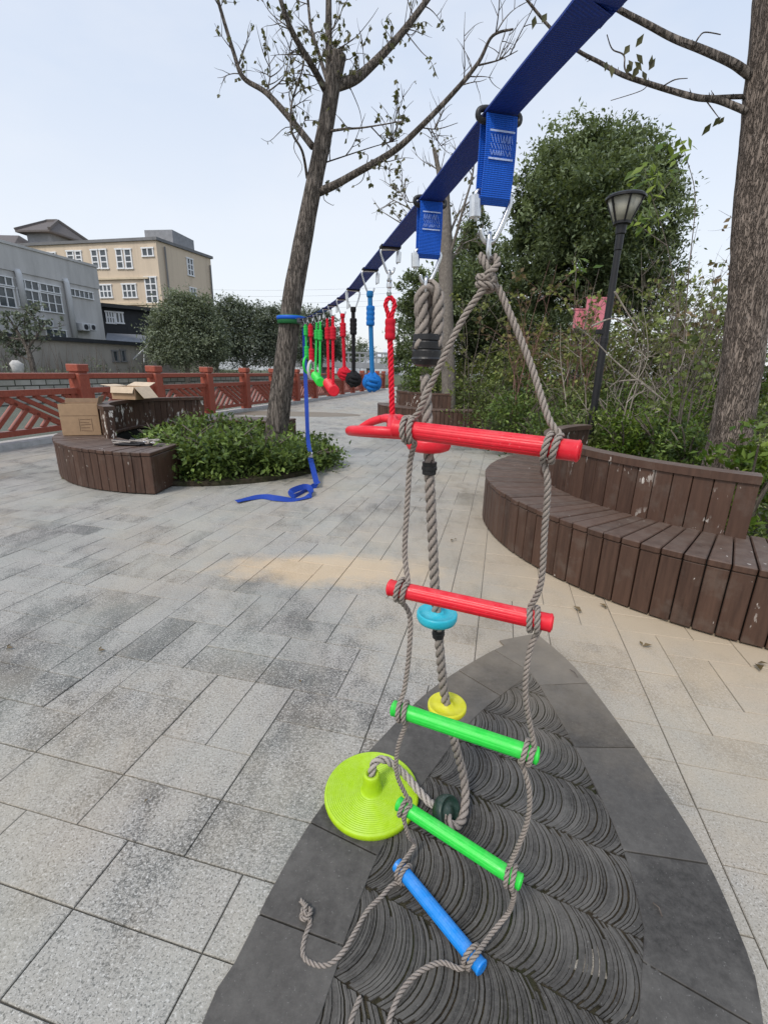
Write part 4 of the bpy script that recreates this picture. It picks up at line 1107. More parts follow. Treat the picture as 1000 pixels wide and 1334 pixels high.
# big trunk at the right edge
TY = 3.5; tb = at(945, 600, TY)
t = thing('tall_tree', 'thick rough-barked tree behind the right bench at the photo edge', 'tree', (tb.x, TY, .2))
tp_ = [at(938, 660, TY), at(943, 610, TY), at(950, 570, TY), at(957, 530, TY), at(966, 470, TY), at(973, 410, TY), at(978, 340, TY), at(984, 270, TY), at(996, 146, TY), at(1013, 0, TY), at(1026, -120, TY), at(1040, -260, TY)]
m_ = MB(); s_ = spline(tp_, 24); n_ = len(s_)
rad = [.132 - .012 * min(1, i / n_ * 2) + .045 * math.exp(-i / 26) for i in range(n_)]
m_.tube(s_, rad, 64, True, wob=bark_wob(7.0, .075)); m_.build('trunk', 'bark_big', t, smooth=True)
m_ = MB(); tw = []
for pts, r0, r1 in [([(984, 104, 0), (968, 92, 0), (951, 81, 0), (915, 65, .1), (877, 50, .2), (843, 32, .25), (805, 12, .3), (770, -10, .3)], .028, .015),
                    ([(982, 150, 0), (965, 142, 0), (933, 130, .1), (906, 127, .1), (870, 117, .2), (841, 108, .2), (809, 97, .3), (780, 81, .4), (752, 66, .4), (720, 40, .5), (690, 5, .5), (680, -10, .5)], .022, .007),
                    ([(984, 126, 0), (960, 126, .05), (933, 127, .1), (920, 128, .1)], .014, .012),
                    ([(877, 50, .2), (905, 60, .1)], .004, .003), ([(903, 60, .1), (910, 48, .1), (918, 42, .1), (938, 45, .1)], .005, .003), ([(841, 108, .2), (815, 93, .2), (812, 72, .25), (797, 64, .3), (790, 45, .3)], .006, .003), ([(862, 113, .2), (878, 104, .1), (895, 102, .1)], .005, .002), ([(919, 131, .1), (930, 146, .1), (936, 154, .1)], .004, .002), ([(843, 108, .2), (835, 118, .2), (795, 131, .2)], .003, .002), ([(752, 66, .4), (740, 50, .4), (735, 40, .4)], .003, .002)]:
    p = limb(m_, [at(x, y, TY + dy) for x, y, dy in pts], r0, r1, 10)
    if r0 > .012: twigs(m_, p, pr, 14, .05, .0045, tw, 1, .05, .1)
m_.build('limbs', 'bark_ginkgo', t, smooth=True)
m_ = MB()
for (x, y) in [(827, 62), (828, 70), (820, 58), (832, 84), (826, 80), (836, 92), (814, 96), (796, 84), (790, 80), (844, 92), (818, 78), (926, 160), (943, 152), (938, 152), (845, 90), (697, 20), (705, 30), (745, 55), (728, 30)]:
    c = at(x, y, TY + .2 + pr.uniform(-.05, .05)); sz = pr.uniform(.05, .085); m_.leaf(c, V((pr.uniform(-.8, .8), pr.uniform(-.3, .3), pr.choice((-1, -.6, .8)))), V((.2, -1, .1)), sz, sz * .55, pr.random() * .7, .12)
m_.build('leaves', 'leaf_ginkgo', t)

# slim grey trunk behind the far bench
TY = 12.3; tb = at(584, 520, TY)
t = thing('slim_tree', 'slim grey bare trunk with a cut top standing behind the small far bench', 'tree', (tb.x, TY, .2))
m_ = MB(); s_ = spline([V((tb.x, TY, .1)), at(584, 508, TY), at(581, 408, TY), at(580, 322, TY), at(577, 263, TY), at(575, 240, TY)], 14)
m_.tube(s_, [.185 - .035 * i / len(s_) for i in range(len(s_))], 24, wob=bark_wob(2.5, .05)); m_.build('trunk', 'bark_grey', t, smooth=True)
m_ = MB(); tw = []
for pts, r0, r1 in [([(577, 268, 0), (572, 228, .1), (565, 193, .1)], .07, .045), ([(582, 345, 0), (594, 305, -.2), (605, 265, -.4), (614, 234, -.5), (618, 205, -.6)], .04, .012), ([(580, 320, 0), (596, 280, .4), (612, 262, .6), (640, 235, .8)], .035, .01), ([(578, 300, 0), (555, 285, .3), (530, 270, .4), (507, 258, .5)], .03, .008), ([(579, 310, 0), (540, 300, -.3), (498, 276, -.5)], .028, .008), ([(585, 345, 0), (600, 320, .2), (625, 310, .3)], .03, .008), ([(545, 262, 0), (530, 262, .4), (515, 240, .4)], .015, .006)]:
    p = limb(m_, [at(x, y, TY + dy) for x, y, dy in pts], r0, r1, 8); twigs(m_, p, pr, 7, .8, .012, tw, 2, .2)
m_.build('limbs', 'bark_grey', t, smooth=True)
m_ = MB(); dress(m_, tw, pr, 160, .10, .8, 3); m_.build('leaves', 'leaf_ginkgo', t)

def crown(mb, blobs, n, L, pr, clump=26, spread=.22, up=.3, hollow=.55, wl=.45, rag=.12):
    """leaf clumps through and over a set of ellipsoids, with a ragged outline and darker insides"""
    tot = sum(b[1] * b[2] for b in blobs)
    for (c, rx, rz) in blobs:
        c = V(c); k = max(1, int(n * rx * rz / tot / clump))
        for _ in range(k):
            d = rdirp(pr); f = hollow + (1.0 - hollow) * pr.random() ** .55
            lump = noise.noise(c * 1.7 + d * 2.1) + .6 * noise.noise(c + d * 5.0)
            f *= 1 + rag * 2.2 * lump + pr.choice((0, 0, 0, rag))
            p = c + V((d.x * rx, d.y * rx, d.z * rz)) * f
            sh0 = max(0, pr.uniform(-.1, .7) * (.5 + .5 * (d.z * .5 + .5)) + lump * .35) * min(1, max(.15, (f - .45) * 1.9)); s = spread * pr.uniform(.4, 1.3) * rx  # inner and downward clumps darkened: crown shade painted into the leaf tone
            axd = (V((d.x, d.y, d.z * .6)) + rdirp(pr) * .5).normalized()
            for _ in range(clump):
                q = p + V((pr.gauss(0, s), pr.gauss(0, s), pr.gauss(0, s * .6)))
                v = (axd * .6 + rdirp(pr) + V((0, 0, up - .3))).normalized(); sz = L * pr.uniform(.6, 1.3)
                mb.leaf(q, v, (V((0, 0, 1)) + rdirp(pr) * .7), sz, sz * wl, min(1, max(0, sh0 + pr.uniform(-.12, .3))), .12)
def ever_tree(name, label, base, blobs, n, L, mat, tr, pr, group=None, cl=26, sp=.22):
    t = thing(name, label, 'tree', base, group)
    m_ = MB(); b = V(base); topc = max(blobs, key=lambda q: V(q[0]).z)[0]
    tp = [b + V((0, 0, -.2)), b.lerp(V(topc), .3) + V((.1, 0, 0)), b.lerp(V(topc), .65), V(topc)]
    s = spline(tp, 6); m_.tube(s, [tr * (1 - .75 * i / (len(s) - 1)) for i in range(len(s))], 12)
    for (c, rx, rz) in blobs:
        q = s[pr.randint(4, 12)]; m_.tube(spline([q, q.lerp(V(c), .5) + V((0, 0, .1)), V(c)], 5), [tr * .35 * (1 - .07 * i) for i in range(11)], 6)
    m_.build('trunk', 'bark_grey', t, smooth=True)
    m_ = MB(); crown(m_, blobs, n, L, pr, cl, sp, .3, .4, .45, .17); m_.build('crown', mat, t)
def B(px, py, Y, rpx, rzpx=None): 
    s = Y / 600 * .97; return (tuple(at(px, py, Y)), rpx * s, (rzpx or rpx) * s)
pr = random.Random(33)
Y = 13.5; b = at(775, 470, Y)
bl = [B(760.75, 226, Y, 62, 46), B(813, 237.1, Y + .6, 52, 48), B(718, 266.7, Y, 48, 42), B(770.25, 281.5, Y - 1.2, 70, 56), B(832, 285.2, Y, 50, 50), B(708.5, 320, Y + .4, 40, 46), B(760.75, 350, Y - .6, 58, 46), B(822.5, 350, Y, 50, 44), B(708.5, 372, Y, 36, 32), B(789.25, 378, Y, 50, 26), B(846.25, 385, Y + .5, 36, 32), B(737, 214.9, Y + .4, 30, 26), B(789.25, 205.3, Y, 34, 24), B(863.35, 233.4, Y, 16, 30), B(686.65, 288.9, Y, 18, 34)]
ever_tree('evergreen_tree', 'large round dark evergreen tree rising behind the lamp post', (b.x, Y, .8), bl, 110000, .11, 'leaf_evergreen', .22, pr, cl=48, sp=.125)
Y = 17; b = at(600, 480, Y)
bl = [B(530, 470, Y, 22, 22), B(612, 350, Y, 34, 40), B(600, 400, Y - 1, 46, 46), B(640, 380, Y, 38, 50), B(560, 400, Y, 34, 30), B(545, 375, Y, 24, 16), B(580, 450, Y, 44, 36), B(640, 445, Y, 40, 40), B(545, 440, Y + 1, 28, 34), B(620, 300, Y, 16, 22), B(535, 402, Y - .5, 16, 10)]
ever_tree('evergreen_tree', 'dark evergreen tree behind the slim grey trunk, left of the larger one', (b.x, Y, .6), bl, 46000, .135, 'leaf_evergreen', .2, pr, cl=36, sp=.2)
Y = 20; b = at(690, 470, Y)
ever_tree('evergreen_tree', 'low dark evergreen filling the gap between the two taller evergreens', (b.x, Y, .9), [B(672, 400, Y, 34, 50), B(700, 430, Y, 50, 40), B(660, 450, Y, 46, 36), B(750, 440, Y + 1, 46, 34)], 22000, .16, 'leaf_evergreen', .16, pr, cl=30, sp=.22)

# shrubs
def shrub(label, px, pyt, Y, rpx, mat, L, n, group=None, stems='twig', name='shrub', zb=None, squash=1.0):
    top = at(px, pyt, Y); x = top.x; zb = bed_h(x, Y) if zb is None else zb; r = rpx * Y / 600 * .97; h = max(.25, top.z - zb)
    t = thing(name, label, 'shrub', (x, Y, zb), group)
    bl = []
    for _ in range(7):
        a = pr.uniform(0, 6.3); d = r * pr.uniform(.1, .62); k = pr.uniform(.42, .68)
        bl.append(((x + d * math.cos(a), Y + d * math.sin(a) * squash, zb + h * pr.uniform(.38, .70)), r * k, h * .33))
    bl.append(((x, Y, zb + h * .25), r * .9, h * .28))
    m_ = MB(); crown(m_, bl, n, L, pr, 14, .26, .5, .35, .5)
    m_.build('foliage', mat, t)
    m_ = MB()
    for _ in range(10):
        a = pr.uniform(0, 6.3); v = V((math.cos(a) * r * .8, math.sin(a) * r * .8, h * pr.uniform(.6, 1.0)))
        s = spline([V((x, Y, zb - .05)), V((x, Y, zb)) + v * .4 + V((0, 0, h * .2)), V((x, Y, zb)) + v], 4); m_.tube(s, [.012 * (1 - .07 * i) for i in range(len(s))], 5)
    m_.build('stems', stems, t)
    return t
g_ = 'leafy shrubs in the bed behind the right bench'
shrub('glossy bright leafed shrub at the right photo edge beside the thick trunk', 1000, 545, 3.0, 62, 'leaf_bright', .065, 1500, name='shrub')
shrub('low leafy shrub right behind the end of the right bench backrest', 905, 548, 4.3, 40, 'leaf_shrub', .055, 1600)
near = [(715, 525, 6.2, 55), (770, 528, 5.6, 52), (825, 520, 5.2, 54), (872, 524, 5.0, 46), (680, 505, 7.6, 55), (745, 492, 7.4, 60), (880, 490, 6.4, 60), (820, 495, 6.9, 55)]
for i, (px, py, Y, r) in enumerate(near): shrub('dense green leafy shrub in the bed behind the right bench', px, py, Y, r, ['leaf_shrub', 'leaf_shrub_dull', 'leaf_bright', 'leaf_shrub'][i % 4], .055 if Y < 7 else .07, 2400, g_)
far_ = [(640, 478, 9.5, 50), (700, 468, 9.8, 55), (770, 436, 9.6, 60), (850, 435, 9.0, 60), (915, 420, 8.6, 55), (545, 474, 15.5, 34), (575, 468, 14.8, 34), (615, 465, 13, 45), (670, 455, 13.5, 60), (740, 445, 13, 60), (820, 435, 12.6, 70), (900, 425, 12, 70), (960, 420, 11, 60), (985, 450, 7.0, 50)]
for i, (px, py, Y, r) in enumerate(far_): shrub('dull olive bushy shrub in the thicket behind the lamp post', px, py, Y, r, ['leaf_shrub_dull', 'leaf_shrub', 'leaf_shrub_dull', 'leaf_olive'][i % 4], .085 if Y < 11 else .11, 1700, 'bushy shrubs in the thicket')
# planter shrub on the left: several low leafy bushes grown together round the trunk
for (px, py, Y, r) in [(235, 546, 5.9, 56), (285, 552, 5.35, 60), (340, 564, 5.55, 55), (392, 582, 5.85, 48), (330, 546, 6.5, 60), (205, 552, 6.2, 30), (262, 536, 6.4, 50), (385, 566, 6.6, 42), (250, 575, 5.25, 46), (415, 590, 6.2, 36)]:
    shrub('low glossy leafed bush filling the left bench planter', px, py, Y, r, 'leaf_shrub', .070, 1700, 'low bushes in the left planter', zb=.03)
shrub('tall pale yellow-green sprig with big leaves above the lamp', 842, 245, 6.4, 24, 'leaf_bright', .12, 130, zb=at(842, 300, 6.4).z, name='sprig') if False else None
t0_ = at(884, 470, 6.2)
t = thing('tall_weed', 'tall weed with big yellow-green leaves reaching above the lamp lantern', 'plant', (t0_.x, 6.2, .4))
m_ = MB(); st = []
for pts in ([(884, 520), (880, 400), (868, 320), (850, 262), (838, 215)], [(886, 500), (896, 360), (905, 260), (893, 205), (885, 178)], [(850, 262), (870, 240), (884, 222)], [(868, 320), (840, 300), (815, 275)], [(760, 430), (772, 380), (780, 350)]):
    p = spline([at(x, y, 6.2) for x, y in pts], 6); m_.tube(p, [.007 - .005 * i / len(p) for i in range(len(p))], 6); st.append(p)
m_.build('stems', 'twig', t)
m_ = MB()
for (x, y, n_) in [(838, 225, 14), (850, 240, 10), (835, 260, 12), (845, 280, 8), (875, 182, 7), (893, 188, 8), (880, 222, 6), (815, 285, 6), (842, 295, 7), (760, 350, 5), (748, 345, 5), (850, 212, 6)]:
    for _ in range(n_): 
        c = at(x + pr.gauss(0, 9), y + pr.gauss(0, 8), 6.2 + pr.gauss(0, .12)); sz = pr.uniform(.09, .17); m_.leaf(c, V((pr.uniform(-1, 1), pr.uniform(-.5, .5), pr.uniform(-.9, .3))), V((pr.uniform(-.5, .5), -.6, .8)), sz, sz * .5, pr.random(), .1)
m_.build('leaves', 'leaf_bright', t)

def bare_bush(label, px, pyt, Y, rpx, mat, n, group, leaves=None, nl=0, r0=.010):
    top = at(px, pyt, Y); x = top.x; zb = bed_h(x, Y); h = top.z - zb; r = rpx * Y / 600
    t = thing('bare_bush', label, 'bush', (x, Y, zb), group)
    m_ = MB(); tw = []
    for _ in range(max(4, int(n * .42))):
        a = pr.uniform(0, 6.3); f = pr.uniform(.15, 1); v = V((math.cos(a) * r * f, math.sin(a) * r * f * .8, h * pr.uniform(.55, 1.05)))
        b = V((x + pr.gauss(0, r * .3), Y + pr.gauss(0, r * .2), zb - .05))
        pts = [b, b + v * .35 + V((0, 0, h * .12)) + rdirp(pr) * .06, b + v * .7 + rdirp(pr) * .10, b + v + rdirp(pr) * .08]
        s = spline(pts, 5); m_.tube(s, [r0 * (1 - .8 * i / (len(s) - 1)) for i in range(len(s))], 5); twigs(m_, s, pr, 5, h * .30, r0 * .4, tw, 2, .3, .2)
    m_.build('branches', mat, t)
    if leaves: m_ = MB(); dress(m_, tw, pr, nl, .075, .4, 3); m_.build('leaves', leaves, t)
gb = 'bare twiggy bushes round the lamp post'
for i, (px, py, Y, r, mt, n, lv, nl) in enumerate([(700, 350, 8.2, 55, 'twig_red', 16, 'leaf_dry', 120), (768, 372, 7.6, 45, 'twig_red', 22, 'leaf_olive', 240), (820, 330, 7.8, 60, 'twig', 17, 'leaf_shrub_dull', 160), (880, 300, 7.0, 55, 'twig', 17, 'leaf_shrub_dull', 150), (925, 280, 6.4, 45, 'twig', 13, 'leaf_dry', 110), (860, 400, 5.6, 50, 'twig_pale', 12, None, 0), (790, 420, 6.6, 60, 'twig_pale', 12, None, 0), (915, 400, 5.0, 40, 'twig', 12, 'leaf_shrub_dull', 80), (650, 380, 10, 50, 'twig', 12, 'leaf_olive', 160), (610, 390, 12.2, 40, 'twig', 10, 'leaf_olive', 130), (980, 370, 6.8, 45, 'twig', 14, 'leaf_shrub_dull', 150), (850, 345, 9.0, 50, 'twig', 22, 'leaf_olive', 520), (905, 335, 8.4, 48, 'twig', 22, 'leaf_shrub_dull', 560), (945, 350, 9.5, 48, 'twig', 22, 'leaf_shrub_dull', 420), (815, 400, 9.0, 50, 'twig', 18, 'leaf_shrub_dull', 420), (880, 410, 7.4, 50, 'twig_pale', 18, 'leaf_olive', 380), (700, 400, 9.2, 50, 'twig_red', 18, 'leaf_olive', 380)]):
    bare_bush('bare twiggy bush with a few dry leaves in the thicket around the lamp post', px, py, Y, r, mt, n, gb, lv, nl, .011)
# dead broken branch lying in the shrubs
t = thing('dead_branch', 'pale dead forked branch lying over the shrubs beside the lamp post', 'branch', at(840, 500, 5.0))
m_ = MB()
for pts in ([(862, 520), (830, 495), (800, 470), (775, 445), (745, 420)], [(830, 495), (805, 497), (793, 505)], [(835, 500), (825, 515), (815, 525)], [(815, 482), (800, 500), (790, 498)], [(770, 425), (800, 415), (830, 432)], [(800, 380), (812, 400), (832, 432)]):
    p = spline([at(x, y, 4.9 + .1 * math.sin(x)) for x, y in pts], 5); m_.tube(p, [.010 - .006 * i / len(p) for i in range(len(p))], 6)
m_.build('wood', 'twig_pale', t)
# ground cover
m_ = MB(); pr = random.Random(77)
for _ in range(30000):
    y = 2.4 + 13.5 * pr.random() ** 1.6; d = pr.random() ** 1.3 * (1.5 + y * .75); x = edge_x(y) + .02 + d
    if x < -.2: continue
    z = bed_h(x, y); sz = (.035 + .0045 * y) * pr.uniform(.6, 1.3); k = nz((x, y, 3), 1.1)
    m_.leaf(V((x, y, z + pr.random() ** 2 * .16)), (rdirp(pr) + V((0, 0, .35))).normalized(), V((0, 0, 1)) + rdirp(pr) * .6, sz, sz * .55, min(1, max(0, .4 + k + pr.uniform(-.3, .3))), .1)
o = m_.build('ground_cover', 'leaf_shrub_dull'); o['kind'] = 'stuff'
m_ = MB()
for _ in range(9000):
    a = pr.uniform(0, 6.3); d = 1.48 * math.sqrt(pr.random()); x = PC.x + d * math.cos(a); y = PC.y + d * math.sin(a); sz = .05 * pr.uniform(.6, 1.3)
    m_.leaf(V((x, y, .05 + pr.random() ** 2 * .14)), (rdirp(pr) + V((0, 0, .3))).normalized(), V((0, 0, 1)) + rdirp(pr) * .6, sz, sz * .55, pr.random() * .8, .1)
o = m_.build('ground_cover', 'leaf_shrub'); o['kind'] = 'stuff'

# fallen leaves and twigs on the paving
for i, (px, py, L, lab) in enumerate([(128, 848, .035, 'dark curled fallen leaf on the paving left of centre'), (392, 889, .018, 'dark leaf scrap on a paving joint near the yellow disc'), (193, 1041, .014, 'tiny dark leaf scrap on the pale paving, lower left'), (80, 624, .10, 'dry curled leaf on the paving before the left bench'), (757, 797, .06, 'dry curled brown leaf on the sandy patch by the right bench'), (590, 703, .05, 'brown leaf on the sandy paving beside the thin ladder ropes'), (8, 845, .035, 'dark leaf at the left photo edge on the paving'), (790, 792, .05, 'brown leaf against the foot of the right bench boards'), (985, 865, .07, 'olive leaf at the right photo edge below the bench'), (836, 842, .05, 'small dry leaf below the right bench, middle of its foot')]):
    p = gr(px, py, .006); m_ = MB(); d = V((math.cos(i * 2.1), math.sin(i * 2.1), .15)); m_.leaf(p, d, V((0, 0, 1)), L, L * .5, rnd.random() * .6, .35); m_.leaf(p + V((.003, .004, .002)), V((-d.y, d.x, .3)), V((0, 0, 1)), L * .6, L * .3, rnd.random() * .6, .3)
    m_.build('fallen_leaf', 'leaf_dry', base=p, label=lab, category='leaf', group='fallen leaves on the paving')
for i, (px, py, qx, qy, lab) in enumerate([(742, 872, 752, 882, 'short dark twig on the slate edging by the right rope'), (850, 1176, 862, 1194, 'pale bent twig on the right slate border'), (706, 718, 720, 722, 'thin twig on the sandy paving beside the right ladder rope')]):
    a, b = gr(px, py, .012), gr(qx, qy, .012); m_ = MB(); m_.tube([a, a.lerp(b, .5) + V((.004, .003, .003)), b], .0018, 5); m_.build('twig', 'twig', base=a, label=lab, category='twig', group='twigs on the paving')

# ================================================================== ACROSS THE CANAL
m_ = MB(); prs = [(bank_x(y) + 0, y) for y in (-10, 20, 62)]
m_.prism([(bank_x(-10) - .45, -10), (bank_x(-10), -10), (bank_x(62), 62), (bank_x(62) - .45, 62)], -1.0, .62)
m_.prism([(bank_x(-10) - .5, -10), (bank_x(-10) + .06, -10), (bank_x(62) + .06, 62), (bank_x(62) - .5, 62)], .622, .70)
m_.build('canal_wall', 'stone_wall', base=(bank_x(20), 20, 0), label='long pale stone block retaining wall on the far side of the canal', category='wall')
# scrub along the far bank
m_ = MB(); pr = random.Random(5)
for _ in range(9000):
    y = pr.uniform(14, 46); x = bank_x(y) - .6 - pr.random() ** 1.5 * 5; sz = .16 * pr.uniform(.5, 1.4); m_.leaf(V((x, y, .45 + pr.random() ** 2 * (.9 + .7 * nz((x, y, 1), .5)))), (rdirp(pr) + V((0, 0, .8))).normalized(), rdirp(pr), sz, sz * .3, pr.random(), .1)
o = m_.build('bank_scrub', 'leaf_far'); o['kind'] = 'stuff'
m_ = MB()
for _ in range(260):
    y = pr.uniform(16, 34); x = bank_x(y) - .6 - pr.random() * 2.5; h = pr.uniform(.6, 2.0); m_.tube([(x, y, .4), (x + pr.uniform(-.1, .1), y, .4 + h * .5), (x + pr.uniform(-.25, .25), y + pr.uniform(-.2, .2), .4 + h)], [.018, .014, .006], 4)
o = m_.build('dry_reeds', 'twig'); o['kind'] = 'stuff'

class Face:   # a vertical facade through two points, used to lay out openings
    def __init__(s, A, B):
        s.A = V((A.x, A.y, 0)); s.d = V((B.x - A.x, B.y - A.y, 0)); s.L = s.d.length; s.d.normalize(); s.n = V((s.d.y, -s.d.x, 0))
        if s.n.dot(-s.A) < 0: s.n = -s.n
    def hit(s, px, py):
        r = ray(px, py); t = s.A.dot(s.n) / r.dot(s.n); p = r * t; return ((p - s.A).dot(s.d), H + p.z)
    def P(s, u, z, o=0.0): return s.A + s.d * u + s.n * o + V((0, 0, z))
    def slab(s, mb, u0, u1, z0, z1, o0, o1): mb.hexa([s.P(u0, z0, o0), s.P(u1, z0, o0), s.P(u1, z0, o1), s.P(u0, z0, o1), s.P(u0, z1, o0), s.P(u1, z1, o0), s.P(u1, z1, o1), s.P(u0, z1, o1)])
    def rect(s, x0, y0, x1, y1):
        cx, cy = (x0 + x1) / 2, (y0 + y1) / 2; return s.hit(x0, cy)[0], s.hit(x1, cy)[0], s.hit(cx, y1)[1], s.hit(cx, y0)[1]
    def window(s, root, box, nx, ny, fw=.055, mat='white_frame'):
        u0, u1, z0, z1 = s.rect(*box); u0, u1 = min(u0, u1), max(u0, u1)
        m_ = MB(); s.slab(m_, u0 - fw, u1 + fw, z0 - fw, z0, .0, .10); s.slab(m_, u0 - fw, u1 + fw, z1, z1 + fw, 0, .10)
        for k in range(nx + 1): u = u0 + (u1 - u0) * k / nx; s.slab(m_, u - fw * .5, u + fw * .5, z0, z1, 0, .08)
        for k in range(1, ny): z = z0 + (z1 - z0) * k / ny; s.slab(m_, u0, u1, z - fw * .4, z + fw * .4, 0, .07)
        w = m_.build('window', mat, root); p = MB(); s.slab(p, u0, u1, z0, z1, .0, .03); p.build('pane', 'window_glass', w)
ZB = .4
# grey workshop
A = at(132, 400, 34.0); Bq = at(0, 372, 27.4); f = Face(A, V((Bq.x, Bq.y, 0))); zt_ = at(127, 350, 34).z
t = thing('grey_building', 'weathered grey concrete workshop with white window frames at the left', 'building', (A.x, A.y, ZB))
m_ = MB(); f.slab(m_, 0, 16, ZB, zt_, -11, 0); m_.build('wall', 'grey_concrete', t)
m_ = MB(); f.slab(m_, -.05, 16.05, zt_ - 1.25, zt_ + .06, .0, .06); f.slab(m_, -.1, 16.1, zt_ + .06, zt_ + .2, -11, .12); m_.build('parapet', 'grey_concrete', t)
for bx, nx, ny in [((23, 366, 49, 376), 3, 1), ((52, 372, 77, 380), 3, 1), ((-12, 360, 15, 370), 3, 1), ((91, 379, 120, 387), 5, 1), ((24, 379, 51, 402), 3, 2), ((54, 384, 80, 406), 3, 2), ((-14, 374, 18, 398), 3, 2), ((60, 430, 86, 440), 3, 1)]: f.window(t, bx, nx, ny)
for px, y0, y1 in [(20, 352, 400), (83, 364, 440)]:
    u0, za = f.hit(px, y0); u1, zb2 = f.hit(px + 5, y1)
    m_ = MB(); m_.tube([f.P(u0, za, .12), f.P(u0, za - .2, .2), f.P((u0), zb2, .2)], .16, 10); m_.build('drainpipe', 'pipe_grey', t, smooth=True)
for (x0, y0, x1, y1) in [(40, 415, 50, 426), (51, 416, 61, 426), (99, 421, 108, 431), (109, 422, 117, 431)]:
    u0, u1, z0, z1 = f.rect(x0, y0, x1, y1); u0, u1 = min(u0, u1), max(u0, u1); m_ = MB(); f.slab(m_, u0, u1, z0, z1, .02, .55); o = m_.build('air_conditioner', 'pipe_grey', t, bevel=.03)
    g = MB(); g.lathe([(0, 0), (.24 * (z1 - z0) / .7, 0), (.24 * (z1 - z0) / .7, .02), (0, .02)], f.P((u0 + u1) / 2, (z0 + z1) / 2, .552), 20, M=axis_m(f.n)); g.build('fan_grille', 'shed_dark', o)
# beige factory
C_ = at(207, 350, 42); Rr = at(276, 360, 48.2); Ll = at(13, 335, 45.5); zt_ = at(207, 313, 42).z; zlow = at(207, 428, 42).z
t = thing('beige_building', 'beige rendered factory block with roof pavilion behind the grey workshop', 'building', (C_.x, C_.y, ZB))
f1 = Face(C_, Ll); f2 = Face(C_, Rr)
base = [(C_.x, C_.y), (Rr.x, Rr.y), (Rr.x + (Ll.x - C_.x), Rr.y + (Ll.y - C_.y)), (Ll.x, Ll.y)]
m_ = MB(); m_.prism(base, ZB, zt_); m_.build('wall', 'beige_render', t)
m_ = MB(); f1.slab(m_, -.2, f1.L + .2, zt_, zt_ + .22, -.4, .15); f2.slab(m_, .2, f2.L + .2, zt_, zt_ + .22, -.4, .15); m_.build('parapet', 'grey_concrete_dark', t)
for x in (127, 159, 190, 63, 95): pass
for bx in [(58, 330, 65, 345), (67, 330, 74, 345), (89, 328, 97, 343), (100, 328, 107, 343), (121, 326.5, 128.5, 349), (132, 326, 140, 349), (153, 325.5, 160.5, 349), (164, 325.5, 172, 349)]: f1.window(t, bx, 1, 3, .11)
f1.window(t, (186, 324, 200, 333), 2, 1, .1); f1.window(t, (131, 372, 146, 387), 3, 2, .11); f1.window(t, (161, 371, 178, 387), 3, 2, .11); f1.window(t, (191, 362, 205, 394), 2, 4, .11)
f2.window(t, (244, 338, 251, 358), 2, 3, .1); f2.window(t, (248, 376, 255, 392), 2, 2, .1)
for y0, y1 in [(361, 363.5), (395, 397.5), (399, 401)]:
    u0, z1 = f1.hit(192, y0); z0 = f1.hit(192, y1)[1]; m_ = MB(); f1.slab(m_, 1.0 if y0 < 390 else -.1, f1.L, z0, z1, 0, .18); m_.build('ledge', 'beige_trim', t)
m_ = MB(); u, z = f2.hit(214, 330); m_.tube([f2.P(u, zt_ - .3, .12), f2.P(u, ZB, .12)], .07, 8); m_.build('drainpipe', 'grey_concrete_dark', t); m_ = MB(); u, z = f2.hit(273, 350); m_.tube([f2.P(u, zt_ - .6, .12), f2.P(u, ZB, .12)], .07, 8); m_.build('drainpipe', 'grey_concrete_dark', t)
def block(name, mat, px0, px1, py0, Y, dep, zb_, root):
    a, b_ = at(px0, py0, Y), at(px1, py0, Y); m_ = MB(); m_.box(((a.x + b_.x) / 2, Y + dep / 2, (zb_ + a.z) / 2), (b_.x - a.x, dep, a.z - zb_), R(-8)); return m_.build(name, mat, root), a, b_
block('roof_room', 'tower_grey', 190, 229, 299, 45.5, 3.5, zt_ - .2, t)
pv, a, b_ = block('pavilion', 'tower_grey', 36, 69, 300, 49, 4.0, zt_ - 2, t)
fx = Face(V((a.x, 49, 0)), V((b_.x, 49, 0)))
cx, cz = (a.x + b_.x) / 2, a.z; m_ = MB(); e0, e1 = (b_.x - a.x) / 2 + .6, 2.6; Mz = Matrix.Rotation(R(-8), 3, 'Z'); cc_ = V((cx, 51.0, cz))
ev = [(-e0, -e1, -.25), (e0, -e1, -.25), (e0, e1, -.25), (-e0, e1, -.25), (-e0, -e1, -.1), (e0, -e1, -.1), (e0, e1, -.1), (-e0, e1, -.1), (-.6, 0, 1.3), (.6, 0, 1.3)]
m_.add([cc_ + Mz @ V(p) for p in ev], [(3, 2, 1, 0), (0, 1, 5, 4), (1, 2, 6, 5), (2, 3, 7, 6), (3, 0, 4, 7), (4, 5, 9, 8), (5, 6, 9), (6, 7, 8, 9), (7, 4, 8)])
for q0, q1 in (((-.6, 0, 1.35), (.6, 0, 1.35)), ((-.6, 0, 1.35), (-e0, -e1, 0)), ((.6, 0, 1.35), (e0, -e1, 0)), ((.6, 0, 1.35), (e0, e1, 0))): m_.beam(cc_ + Mz @ V(q0), cc_ + Mz @ V(q1), .22, .22)
m_.build('roof', 'roof_tile', pv)
fx = Face(V((a.x, 48.98 - .6, 0)), V((b_.x, 48.98 - 1.2, 0)))
